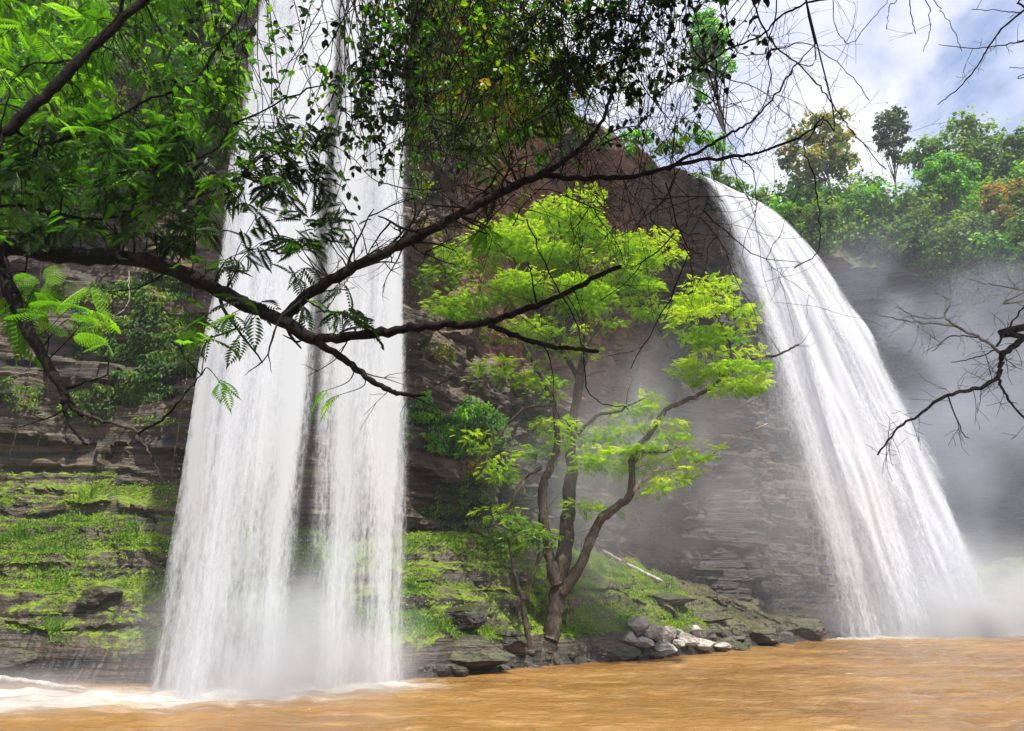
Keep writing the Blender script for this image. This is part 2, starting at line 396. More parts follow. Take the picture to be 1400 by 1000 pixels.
ys = np.concatenate([np.linspace(-25, 9.5, 50), 9.6 + np.cumsum(np.linspace(.06, .19, 330))])
ys = np.concatenate([ys, np.linspace(ys[-1] + .4, 75, 40)])
gx, gy = np.meshgrid(xs, ys, indexing='ij')
foam = np.zeros_like(gx)
for fx, fy, r in FOAM: foam = np.maximum(foam, np.exp(-(((gx - fx) / (r * 1.35)) ** 2 + ((gy - fy) / (r * .75)) ** 2)))
gz = .075 * fbm(gx * .55, gy * 1.0, 0, 4, 2) + .05 * fbm(gx * 1.8, gy * 3.2, 0, 3, 6) + foam * .14 * fbm(gx * 1.5, gy * 1.5, 0, 4, 4)
water = mk('water', np.stack([gx, gy, gz], -1).reshape(-1, 3), grid_faces(len(xs), len(ys)), water_mat(), attrs={'foam': foam})
tag(water, 'muddy orange brown pool below the falls', 'water', kind='structure')

# near bank that carries the overhanging trees, and land far beyond
def soil_mat():
    m, n = new_mat('forest_soil')
    pos = n.node('ShaderNodeNewGeometry').outputs['Position']; a = n.noise(pos, 2.2, 6, .6)
    n.set(n.out, 'Surface', n.node('ShaderNodeBsdfPrincipled', {'Base Color': n.mix(n.mr(a, .35, .65), (.05, .035, .02), (.10, .09, .03)), 'Roughness': .95, 'Normal': n.bump(a, .8, .1)}))
    return m
gx, gy = np.meshgrid(np.linspace(-70, 90, 200), np.linspace(-60, 6, 110), indexing='ij')
sh = 2.2 + .5 * np.sin(gx * .21) + .9 * fbm(gx * .2, 0, 0, 3, 19) + .02 * np.abs(gx) + sstep(6, 12, np.abs(gx)) * 2.0
near = np.where(gy < sh, .45 * (1 - np.exp(-(sh - gy) / .8)) + .03 * (sh - gy), -(gy - sh) * .7) + .12 * fbm(gx * .8, gy * .8, 0, 4, 21) - .05
ground = mk('ground', np.stack([gx, gy, near], -1).reshape(-1, 3), grid_faces(200, 110), soil_mat())
tag(ground, 'brown earth bank on the near side of the pool', 'ground', kind='structure')
def near_z(x, y):
    s_ = 2.2 + .5 * math.sin(x * .21); return .45 * (1 - math.exp(-max(0, s_ - y) / .8)) + .03 * max(0, s_ - y) - .1
# ------------------------------------------------------------------ falling water
def fall_mat(name, su, sv, gain, speck):
    m, n = new_mat(name)
    fl = n.attr('flow', 'Vector'); d = n.attr('dens')
    a = n.noise(n.mapv(fl, (su, sv, 0)), 1.0, 4, .6, .15)
    b = n.noise(n.mapv(fl, (su * 4.5, sv * 10, 1.7)), 1.0, 5, .62, .2)
    s = n.noise(n.mapv(fl, (su * 11, sv * 60, 2.3)), 1.0, 3, .7)
    k = n.math('ADD', n.math('MULTIPLY', n.math('SUBTRACT', a, .5), 1.45), n.math('MULTIPLY', n.math('SUBTRACT', b, .5), .6))
    k = n.math('ADD', k, n.math('MULTIPLY', n.math('SUBTRACT', s, .5), speck))
    al = n.math('MULTIPLY', n.mr(n.math('ADD', n.math('ADD', d, -.5), n.math('MULTIPLY', k, n.mr(d, 0, .25))), -.55, .36), gain, True)
    df = n.node('ShaderNodeBsdfDiffuse', {'Color': (.74, .76, .80)})
    tr = n.node('ShaderNodeBsdfTranslucent', {'Color': (.72, .74, .79)})
    w_ = n.node('ShaderNodeMixShader', {0: .42, 1: df, 2: tr})
    n.set(n.out, 'Surface', n.node('ShaderNodeMixShader', {0: al, 1: n.node('ShaderNodeBsdfTransparent'), 2: w_}))
    return m
M_FALL = fall_mat('falling_water', 1.5, .11, .85, 1.0)
M_FALLR = fall_mat('arching_water', .75, .07, 1.0, .9)
def curtain(L0, L1, B0, B1, spread, streams, seed, ns=120, ntt=150, ruf=.28, off=0.0, widen=0.0, base_fade=.16):
    """a sheet of free-falling water between a lip L0-L1 and its landing line B0-B1; streams: (centre, width, strength, sway)"""
    s = np.linspace(0, 1, ns)[:, None]; t = np.linspace(0, 1, ntt)[None, :] ** .8
    L0, L1, B0, B1 = (np.array(p, float) for p in (L0, L1, B0, B1))
    L = L0 + (L1 - L0) * s[..., None]; B = B0 + (B1 - B0) * s[..., None]
    h = np.array([B1 - B0])[0][:2]; width = np.linalg.norm(h); nrm = np.array((h[1], -h[0])) / width
    r = ruf * t ** .8 * fbm(s * width * .55 + seed, t * 3.2, seed * 1.3, 3, seed) + off * t
    lat = .35 * t ** .7 * fbm(s * width * .35, t * 5.5 + 9, seed, 3, seed + 3) + widen * t * (s - .5)
    x = L[..., 0] + (B[..., 0] - L[..., 0]) * t + nrm[0] * r + h[0] / width * lat
    y = L[..., 1] + (B[..., 1] - L[..., 1]) * t + nrm[1] * r + h[1] / width * lat
    z = L[..., 2] + (B[..., 2] - L[..., 2]) * t ** 2
    z = np.where(t <= 0, L[..., 2], z)
    d = 0
    sw = s + .06 * fbm(t * 2.1 + seed, 0, s * 2, 3, seed + 5) * t
    for c, wd, st, tf in streams:
        g = np.exp(-((sw - c) / wd) ** 2) * st
        d = d + g * (1 - tf * sstep(.35, 1, t))
    d = d * sstep(0, .10, sw + .05 * vn(t * 14, seed, 0, 8)) * sstep(1, .90, sw + .05 * vn(t * 14, seed, 3, 9)) * (.30 + .70 * sstep(0, .10, t) if spread else 1.0)
    d = d * (1 - .62 * sstep(1 - base_fade, 1, t))
    fl = np.stack(np.broadcast_arrays(s * (np.linalg.norm((L1 - L0)) * .5 + width * .5), t * 30.0, np.full_like(s * t, seed * 3.7)), -1)
    return np.stack([x, y, z], -1).reshape(-1, 3), grid_faces(ns, ntt), np.clip(d, 0, 1.25).reshape(-1), fl.reshape(-1, 3)
def waterfall(layers, mat, label, drops, group=None):
    root = empty('waterfall', layers[0]['B0'])
    tag(root, label, 'waterfall', group)
    inv = np.array(layers[0]['B0'], float)
    for k in layers:
        V, F, d, fl = curtain(**k)
        mk('curtain', V - inv, F, mat, root, attrs={'dens': d}, vattrs={'flow': fl})
    # flung drops beside the sheets: short streaks of water
    rng = np.random.default_rng(drops['seed']); n = drops['n']
    k = layers[0]; t = rng.uniform(.25, 1, n) ** .8
    s = np.where(rng.random(n) < .5, rng.normal(-.01, .05, n), np.where(rng.random(n) < .6, rng.normal(1.0, .045, n), rng.uniform(0, 1, n)))
    L = np.array(k['L0']) + (np.array(k['L1']) - np.array(k['L0'])) * s[:, None]; B = np.array(k['B0']) + (np.array(k['B1']) - np.array(k['B0'])) * s[:, None]
    p = L + (B - L) * np.stack([t, t, t ** 2], 1) + rng.normal(0, drops['jit'], (n, 3))
    vel = (B - L) * np.stack([np.ones(n), np.ones(n), 2 * t], 1)
    tv = np.array([(0, -1, 0), (.11, 0, .0), (0, 1, 0), (-.11, 0, 0), (0, 0, .11), (0, 0, -.11)], float)
    tf = np.array([(0, 1, 4), (1, 2, 4), (2, 3, 4), (3, 0, 4), (1, 0, 5), (2, 1, 5), (3, 2, 5), (0, 3, 5)])
    V, F, _ = scatter(tv, tf, p - inv, frames(vel, rng.normal(0, 1, (n, 3))), rng.uniform(.4, 1.0, n) * drops['size'])
    sp = mk('flung_drops', V, F, M_DROP, root); sp['kind'] = 'stuff'
    return root
M_DROP, n_ = new_mat('water_drops'); n_.set(n_.out, 'Surface', n_.node('ShaderNodeBsdfPrincipled', {'Base Color': (.85, .87, .9), 'Roughness': .25, 'Transmission Weight': .3}))

LZ = 30.6
A_ = dict(L0=(-10.3, 21.4, LZ), L1=(-7.45, 21.4, LZ), spread=False)
waterfall([
    dict(A_, B0=(-8.4, 17.3, -.1), B1=(-5.3, 17.6, -.1), streams=[(.22, .22, 1.3, 0), (.55, .20, 1.15, .1), (.84, .14, 1.15, .2)], seed=1),
    dict(A_, B0=(-8.5, 18.0, -.1), B1=(-5.3, 18.2, -.1), streams=[(.30, .25, 1.0, .1), (.74, .22, .95, .15)], seed=2, off=.2),
    dict(A_, B0=(-8.0, 16.7, -.1), B1=(-5.4, 17.0, -.1), streams=[(.28, .16, .8, 0), (.58, .14, .7, .2)], seed=3, ruf=.4),
    dict(A_, B0=(-8.8, 18.5, -.1), B1=(-5.25, 18.6, -.1), streams=[(.12, .10, .50, .2), (.5, .3, .55, .4)], seed=4, ruf=.4),
], M_FALL, 'thick white waterfall plunging beside the mossy ledges, the wider and brighter of the twin falls', dict(seed=5, n=1300, jit=.14, size=.034), 'twin falls over the near cliff')
B_ = dict(L0=(-7.75, 21.6, LZ), L1=(-5.2, 21.8, LZ), spread=False)
waterfall([
    dict(B_, B0=(-5.45, 18.5, -.1), B1=(-2.85, 19.2, -.1), streams=[(.26, .20, 1.05, .40), (.60, .22, 1.05, .22), (.87, .14, 1.1, .08)], seed=11),
    dict(B_, B0=(-5.6, 19.0, -.1), B1=(-2.75, 19.7, -.1), streams=[(.35, .26, .95, .40), (.78, .20, .95, .2)], seed=12, off=.2),
    dict(B_, B0=(-5.35, 18.0, -.1), B1=(-2.95, 18.8, -.1), streams=[(.20, .12, .55, .6), (.70, .2, .55, .4)], seed=13, ruf=.4),
], M_FALL, 'thinner veil-like waterfall falling close to the spreading tree, the narrower of the twin falls', dict(seed=6, n=800, jit=.12, size=.034), 'twin falls over the near cliff')
R_ = dict(L0=(12.4, 39.7, 29.6), L1=(16.2, 42.3, 29.5), spread=True, ns=150, ntt=170)
waterfall([
    dict(R_, B0=(17.6, 41.2, -.1), B1=(31.3, 45.9, -.1), streams=[(.42, .19, 1.15, 0), (.64, .10, .95, .1), (.86, .14, 1.1, 0), (.15, .12, .6, .2)], seed=21, ruf=.7),
    dict(R_, B0=(17.5, 42.2, -.1), B1=(32.0, 47.0, -.1), streams=[(.35, .26, .95, .1), (.82, .20, .95, .1)], seed=22, ruf=.7, off=.3),
    dict(R_, B0=(18.3, 40.4, -.1), B1=(30.7, 45.3, -.1), streams=[(.45, .15, .9, 0), (.80, .14, .8, .1), (.12, .07, .5, 0)], seed=23, ruf=.9),
    dict(R_, B0=(16.8, 42.8, -.1), B1=(31.8, 47.6, -.1), streams=[(.5, .45, .72, .1)], seed=24, ruf=.9, off=.3),
], M_FALLR, 'slanting white waterfall arching off the far lip of the cliff into brown water', dict(seed=7, n=900, jit=.3, size=.07))

# ------------------------------------------------------------------ spray drifting from the falls, and the air itself
def ico(sub=2):
    import bmesh
    bm = bmesh.new(); bmesh.ops.create_icosphere(bm, subdivisions=sub, radius=1)
    V = np.array([v.co[:] for v in bm.verts]); F = np.array([[v.index for v in f.verts] for f in bm.faces]); bm.free(); return V, F
IV, IF = ico(3)
def mist(c, r, dens, scale, label, lo=.35, hi=.75, step=1.0, tint=(.93, .95, 1.0)):
    m, n = new_mat('spray_' + label.split()[0])
    tco = n.node('ShaderNodeTexCoord').outputs['Object']
    q = n.mapv(tco, tuple(1 / k for k in r))
    rr = n.node('ShaderNodeVectorMath', {0: q}, operation='LENGTH').outputs['Value']
    fall = n.mr(rr, 1.0, .15); fall = n.math('MULTIPLY', fall, fall)
    nz = n.mr(n.noise(tco, scale, 3, .5, .2), lo, hi, .12, 1.0)
    d = n.math('MULTIPLY', n.math('MULTIPLY', fall, nz), dens)
    v = n.node('ShaderNodeVolumePrincipled', {'Color': tint + (1,), 'Density': d, 'Anisotropy': .15})
    n.set(n.out, 'Volume', v)
    m.volume_intersection_method = 'ACCURATE' if hasattr(m, 'volume_intersection_method') else None
    o = mk('mist', IV * np.array(r), IF, m); o.location = c
    try: o.data.materials[0].cycles.volume_step_rate = step
    except Exception: pass
    return tag(o, label, 'mist', kind='stuff')
# ------------------------------------------------------------------ vegetation
def leaf_mat(name, cols, trans=.45, tcol=None, rough=.5, spec=.35):
    """tone 0..1 per leaf runs through cols"""
    m, n = new_mat(name)
    t = n.attr('tone'); c = cols[0]
    for i, cc in enumerate(cols[1:]):
        a, b = i / (len(cols) - 1), (i + 1) / (len(cols) - 1)
        c = n.mix(n.mr(t, a, b, 0, 1, False), c, cc)
    p = n.node('ShaderNodeBsdfPrincipled', {'Base Color': c, 'Roughness': rough, 'Specular IOR Level': spec})
    tc_ = n.mix(1.0, c, tcol or (1.0, 1.0, .5), 'MULTIPLY')
    tr = n.node('ShaderNodeBsdfTranslucent', {'Color': n.mix(1.0, tc_, (1.9, 1.9, 1.6), 'MULTIPLY')})
    n.set(n.out, 'Surface', n.node('ShaderNodeMixShader', {0: trans, 1: p, 2: tr}))
    return m
def bark_mat(name, a, b, scale=14):
    m, n = new_mat(name)
    pos = n.node('ShaderNodeNewGeometry').outputs['Position']; z = n.noise(n.mapv(pos, (1, 1, .45)), scale, 6, .65, .4); y = n.noise(pos, 3, 4, .6)
    c = n.mix(n.mr(z, .35, .65), a, b); c = n.mix(n.mr(y, .55, .7, 0, .5), c, tuple(min(1, k * 2.2 + .3 * b[0]) for k in b))
    n.set(n.out, 'Surface', n.node('ShaderNodeBsdfPrincipled', {'Base Color': c, 'Roughness': .92, 'Specular IOR Level': .2, 'Normal': n.bump(z, .8, .03)}))
    return m
G1 = leaf_mat('bush_leaf', [(.018, .050, .007), (.045, .12, .010), (.10, .21, .014), (.22, .27, .025)])
G_BR = leaf_mat('bright_bush_leaf', [(.02, .075, .006), (.055, .21, .009), (.12, .36, .012), (.28, .42, .025)], .5)
G_YEL = leaf_mat('yellow_leaf', [(.03, .085, .010), (.07, .15, .012), (.22, .22, .016), (.48, .28, .02)])
G_ORG = leaf_mat('orange_leaf', [(.05, .09, .02), (.11, .14, .03), (.25, .17, .05), (.42, .16, .05)])
G_DK = leaf_mat('dark_leaf', [(.012, .032, .008), (.022, .055, .010), (.04, .085, .012), (.075, .13, .015)], .4)
G_FTH = leaf_mat('feathery_leaf', [(.04, .11, .007), (.13, .28, .012), (.27, .42, .022), (.44, .53, .05)], .5)
M_BARK = bark_mat('grey_brown_bark', (.030, .023, .018), (.085, .066, .05))
M_PALEBARK = bark_mat('pale_bark', (.22, .19, .16), (.42, .38, .33))
M_STEM = bark_mat('shrub_stem', (.04, .03, .02), (.10, .07, .045))

T_QUAD = (np.array([(0, -.5, 0), (.34, 0, .10), (0, .5, 0), (-.34, 0, .10)], float), np.array([(0, 1, 2, 3)]))
T_OVATE = (np.array([(0, 0, 0), (-.20, .28, .05), (-.17, .66, .04), (0, 1, -.08), (.17, .66, .04), (.20, .28, .05), (0, .3, 0), (0, .68, -.02)], float),
           np.array([(0, 5, 6), (0, 6, 1), (6, 5, 4), (6, 4, 7), (6, 7, 2), (6, 2, 1), (7, 4, 3), (7, 3, 2)]))
def spray_template(npair=8, llen=.42, lw=.085, curl=.15):
    V, F = [], []
    for i in range(npair):
        y = .06 + .86 * i / (npair - 1); ll = llen * (math.sin(math.pi * (.18 + .74 * i / (npair - 1)))) 
        for sd in (-1, 1):
            k = len(V); a = math.radians(62 - 12 * i / npair); dx, dy = sd * math.sin(a), math.cos(a)
            V += [(0, y, -curl * y * y), (dx * ll * .5 - dy * lw * sd * .5, y + dy * ll * .5 + lw * .5, -curl * y * y + .015), (dx * ll, y + dy * ll, -curl * y * y - .06), (dx * ll * .5 + dy * lw * sd * .5, y + dy * ll * .5 - lw * .5, -curl * y * y + .015)]
            F.append((k, k + 1, k + 2, k + 3))
    k = len(V); V += [(0, .9, -curl), (.05, 1.0, -curl), (0, 1.2, -curl - .06), (-.05, 1.0, -curl)]; F.append((k, k + 1, k + 2, k + 3))
    return np.array(V), np.array(F)
T_SPRAY = spray_template()

def blob_leaves(rng, blobs, n, size, tmpl=T_QUAD, up=.55, shell=.55, var=.35, tone_h=.35):
    """leaf clumps through a set of ellipsoid lobes (cx,cy,cz,rx,ry,rz); uneven, denser in knots near each lobe's outside"""
    bl = np.array(blobs, float); wgt = bl[:, 3] * bl[:, 4] * bl[:, 5]; wgt = wgt ** .7; wgt /= wgt.sum()
    P, N, T = [], [], []
    for b, wg in zip(bl, wgt):
        k = max(6, int(n * wg)); nk = max(4, int(k / 26))
        kd = rng.normal(0, 1, (nk, 3)); kd /= np.linalg.norm(kd, axis=1)[:, None]; kr = rng.uniform(shell, 1.0, nk) ** .6
        kt = rng.uniform(-.22, .22, nk)
        i = rng.integers(0, nk, k); q = kd[i] * kr[i][:, None] + rng.normal(0, .17, (k, 3))
        lo = rng.random(k) < .18; q[lo] = rng.normal(0, .55, (lo.sum(), 3))
        P.append(b[:3] + q * b[3:6]); N.append(q * (1, 1, .8) + (0, 0, up) + rng.normal(0, .45, (k, 3)))
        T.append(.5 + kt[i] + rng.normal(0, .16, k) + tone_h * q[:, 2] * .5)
    P, N, T = np.concatenate(P), np.concatenate(N), np.concatenate(T)
    N /= np.linalg.norm(N, axis=1)[:, None] + 1e-9
    f = rng.normal(0, 1, P.shape); f -= (f * N).sum(1)[:, None] * N
    V, F, idx = scatter(tmpl[0], tmpl[1], P, frames(f, N), size * rng.uniform(1 - var, 1 + var, len(P)))
    return V, F, np.clip(T, 0, 1)[idx]

def plant(name, label, cat, base, blobs, n, size, mat, seed, group=None, trunk=None, limbs=6, tr=.12, bark=None, crown='crown', stem='trunk', tmpl=T_QUAD):
    """a tree or shrub: base point, lobes of its crown in the place's coordinates, a tapering trunk and limbs that reach the lobes"""
    rng = np.random.default_rng(seed); base = np.asarray(base, float); bl = np.array(blobs, float)
    root = empty(name, base); tag(root, label, cat, group)
    V, F, t = blob_leaves(rng, bl, n, size, tmpl)
    mk(crown, V - base, F, mat, root, smooth=False, attrs={'tone': t})
    tb = Tubes(); top = bl[:, :3].mean(0); mid = base + (top - base) * .45 + rng.normal(0, .05, 3) * np.linalg.norm(top - base)
    tb.add([base - base - (0, 0, .15), mid - base, top - base], tr, tr * .35, 7, 8, .01, rng)
    for b in bl[rng.permutation(len(bl))[:limbs]]:
        s0 = mid + (top - mid) * rng.uniform(0, .6)
        tb.add([s0 - base, (s0 + b[:3]) / 2 - base + rng.normal(0, .08, 3) * b[3], b[:3] - base + (0, 0, .4 * b[5])], tr * .45, tr * .08, 5, 6, .01, rng)
    tb.build(stem, bark or M_STEM, root)
    return root
def lobes(rng, c, r, k, flat=.8, sub=.55):
    """k overlapping lobes that make one uneven crown of radius r about c"""
    out = []
    for i in range(k):
        d = rng.normal(0, 1, 3); d /= np.linalg.norm(d); q = rng.uniform(.35, .75)
        rr = r * sub * rng.uniform(.75, 1.2)
        out.append((*(np.asarray(c) + d * r * q * (1, 1, flat)), rr, rr, rr * rng.uniform(.65, .9)))
    return out
RNG = np.random.default_rng(77)

# --- shrubs over the hillside behind the far cliff
def low_edge(px): return np.interp(px, [985, 1040, 1100, 1200, 1300, 1400, 1440], [262, 300, 330, 345, 388, 405, 410])
def high_edge(px): return np.interp(px, [985, 1060, 1150, 1200, 1260, 1330, 1400, 1440], [215, 205, 235, 235, 225, 215, 200, 200])
n_hill = 0; px = 985.
while px < 1440:
    py = high_edge(px) + RNG.uniform(0, 14)
    while py < low_edge(px) + 12:
        jx, jy = px + RNG.uniform(-14, 14), py + RNG.uniform(-6, 6)
        h = hit(jx, jy) or hit(jx, jy + 25)
        if h is not None and h[0][1] < 100:
            p = h[0]; r = RNG.uniform(2.0, 3.6) * (p[1] / 60); c = p + (0, -.3 * r, .6 * r)
            plant('hillside_shrub', 'leafy green shrub among many on the hillside above the far cliff wall', 'shrub', p, lobes(RNG, c, r, 8), 1300, .40,
                  (G1, G1, G_BR, G1)[n_hill % 4], 500 + n_hill, 'shrubs on the hillside above the far cliff', tr=.07, limbs=4, crown='foliage', stem='stem')
            n_hill += 1
        py += 27
    px += 31
# --- trees that stand out along the skyline
def sky_tree(label, pts, Y, n, size, mat, seed, base_px, tr=.25, name='hill_tree', extra=5, bark=None):
    rng = np.random.default_rng(seed); bl = []
    for (x, y, r) in pts:
        c = at(x, y, Y + rng.uniform(-1.2, 1.2)); rr = r / FPX * Y / .87
        bl += [(*c, rr * .8, rr * .8, rr * .7)] + lobes(rng, c, rr, extra, .85, .42)
    b = at(base_px[0], base_px[1], Y); g = drop(b[0], b[1], (T_HILL, T_CLIFF)); b[2] = g if g is not None else b[2]
    return plant(name, label, 'tree', b, bl, n, size, mat, seed, tr=tr, limbs=14, bark=bark or M_BARK)
sky_tree('tall rounded dark green tree, highest on the right skyline', [(1322, 172, 30), (1345, 190, 32), (1300, 205, 36), (1340, 225, 44), (1268, 215, 34), (1290, 240, 40), (1360, 215, 34), (1312, 250, 44), (1365, 250, 36)], 66, 9500, .48, G1, 31, (1320, 260))
sky_tree('slender dark tree with gaps in its crown, standing alone against the sky', [(1210, 170, 20), (1222, 160, 18), (1228, 176, 16), (1206, 186, 16), (1215, 200, 15), (1232, 192, 13), (1220, 215, 12)], 66, 2600, .40, G_DK, 32, (1216, 240), .16)
sky_tree('broad tree with yellow flowering top beside the far fall', [(1118, 175, 28), (1145, 165, 22), (1150, 190, 20), (1095, 190, 24), (1130, 205, 32), (1105, 225, 30), (1150, 225, 28), (1078, 215, 22)], 62, 6000, .40, G_YEL, 33, (1128, 250), .2)
sky_tree('yellowish green tree at the right border of the hillside', [(1392, 190, 20), (1402, 210, 28), (1385, 232, 26), (1425, 205, 30), (1400, 255, 34)], 62, 4600, .44, G1, 34, (1400, 270), .2)
sky_tree('shrubby tree with pale orange blossom high on the right hillside', [(1362, 268, 26), (1385, 285, 26), (1350, 295, 22), (1395, 262, 20), (1372, 305, 26)], 56, 3000, .34, G_ORG, 35, (1375, 330), .12)
sky_tree('small bright orange flowering bush low on the right hillside', [(1371, 290, 9), (1378, 286, 7)], 53.5, 260, .30, G_ORG, 36, (1372, 310), .06, 'flowering_bush', 3)
sky_tree('bushy yellow green tree in front of the tall dark tree', [(1290, 228, 24), (1318, 236, 22), (1268, 238, 20), (1300, 250, 22), (1275, 262, 24)], 59, 4200, .38, G_BR, 37, (1292, 275), .14)
sky_tree('tall thin-trunked tree with bright green leaves above the cliff rim', [(962, 30, 26), (978, 55, 30), (950, 70, 26), (985, 90, 20), (958, 105, 22), (1003, 92, 10), (957, 135, 13), (965, 55, 30)], 47, 5200, .30, G_BR, 38, (963, 205), .17)
sky_tree('low green bush on the rim at the foot of the tall tree', [(975, 190, 16), (955, 185, 14), (990, 205, 14), (935, 190, 12)], 46, 900, .24, G_BR, 39, (970, 215), .06, 'rim_bush', 3)
sky_tree('yellow green bush on the rim over the dark rock arch', [(815, 100, 22), (845, 115, 20), (790, 115, 18), (870, 135, 16)], 41, 1500, .22, G_YEL, 40, (830, 160), .07, 'rim_bush', 3)
sky_tree('dense green tree over the rim behind the twin falls', [(640, 40, 50), (700, 60, 44), (590, 60, 40), (745, 95, 30), (660, 90, 34)], 36, 5200, .20, G_BR, 41, (660, 130), .18)

for q_, (x_, y_, r_, m_, l_) in enumerate([(745, 150, 22, G_BR, 'leafy bush on the rim at the left end of the bare rock edge'), (790, 168, 14, G1, 'small dark bush on the bare rim beside the yellow green bush'), (870, 185, 15, G_BR, 'bright low bush hanging over the rim halfway to the far fall'), (915, 200, 14, G1, 'small bush on the rim just before the far fall')]):
    sky_tree(l_, [(x_, y_, r_), (x_ + r_, y_ + 3, r_ * .8), (x_ - r_, y_ + 4, r_ * .8)], (37, 38.5, 40, 41.5)[q_], 900, .2, m_, 45 + q_, (x_, y_ + r_), .05, 'rim_bush', 4)
# --- shrubs clinging to the cliff face by the twin falls
def face_shrubs(cells, rpx, n, size, mats, seed, label, group, name='cliff_shrub', miss=0.1):
    rng = np.random.default_rng(seed); k = 0
    for (x, y) in cells:
        if rng.random() < miss: continue
        h = hit(x + rng.uniform(-12, 12), y + rng.uniform(-12, 12))
        if h is None: continue
        p, nm, dist = h; r = rng.uniform(.7, 1.25) * rpx / FPX * p[1] / .88
        out = np.array((nm[0], nm[1], 0)); out /= np.linalg.norm(out) + 1e-6
        c = p + out * r * .75 + (0, 0, r * .25)
        plant(name, label, 'shrub', p, lobes(rng, c, r, 5, .8, .6), n, size, mats[k % len(mats)], seed * 100 + k, group, tr=.035, limbs=4, crown='foliage', stem='stem'); k += 1
face_shrubs([(x, y) for x in range(-30, 300, 50) for y in range(10, 330, 48) if not (x > 90 and y > 250) and not (150 < x < 215 and 120 < y < 200)], 42, 1100, .14, (G_BR, G_BR, G1, G_BR), 3,
            'bright green shrub on the cliff face left of the twin falls', 'shrubs on the cliff face left of the twin falls', miss=.12)
face_shrubs([(x, y) for x in range(560, 760, 42) for y in range(20, 250, 46) if y < 250 - (x - 560) * .5], 38, 900, .14, (G_BR, G1, G1), 4,
            'green shrub on the upper cliff between the twin falls and the rim', 'shrubs on the upper cliff near the rim', miss=.2)
face_shrubs([(700, 130), (735, 150), (720, 185), (765, 175), (790, 185), (825, 195), (690, 200), (650, 240), (850, 205)], 20, 420, .13, (G_BR, G1, G_BR), 6,
            'low green shrub hanging from the reddish rock below the rim', 'shrubs on the reddish rock below the rim', miss=0)
face_shrubs([(560, 395), (580, 330), (575, 270), (690, 470), (640, 660), (690, 640), (655, 700), (600, 480)], 26, 420, .11, (G1, G_YEL, G1), 5,
            'small dark shrub on the bare rock behind the spreading tree', 'small shrubs on the bare rock', miss=0)

# --- creepers: leaves that cover a patch of rock
def creeper(label, poly_c, rx, ry, n, size, mat, seed, slope=0.0, tone=0.0):
    rng = np.random.default_rng(seed); P, N, T = [], [], []
    for _ in range(n):
        a, q = rng.uniform(0, 2 * math.pi), rng.random() ** .5
        x, y = poly_c[0] + rx * q * math.cos(a), poly_c[1] + ry * q * math.sin(a) + slope * q * math.cos(a) * rx
        if vn(x / 34, y / 20, seed, seed) < -.35 + .45 * (q > .75) : continue
        h = hit(x, y)
        if h is None: continue
        P.append(h[0] + h[1] * rng.uniform(.02, .28)); N.append(h[1] * .6 + np.array((0, -.1, .7)) + rng.normal(0, .35, 3)); T.append(.42 + tone + .5 * float(vn(x / 18, y / 12, 1, seed)) + rng.normal(0, .16))
    P, N = np.array(P), np.array(N); f = rng.normal(0, .6, P.shape) + (0, -.2, -1.0)
    V, F, idx = scatter(T_OVATE[0], T_OVATE[1], P, frames(f, N), size * rng.uniform(.6, 1.35, len(P)))
    b = P.mean(0); o = mk('creeper', V - b, F, mat, smooth=False, attrs={'tone': np.clip(T, 0, 1)[idx]}); o.location = b
    return tag(o, label, 'creeper')
creeper('large dark green creeper on the cliff beside the wide fall', (190, 455), 88, 98, 11000, .17, G1, 61)
creeper('strip of bright creeper hanging along the ledge left of the wide fall', (120, 550), 150, 26, 3000, .13, G1, 62, .12, .1)
creeper('green creeper on the rock right of the narrow fall', (625, 582), 86, 42, 6500, .17, G_BR, 63, .22)
creeper('thin greyish creeper behind the trunk of the spreading tree', (655, 690), 90, 42, 2200, .15, G1, 64, .1, -.1)

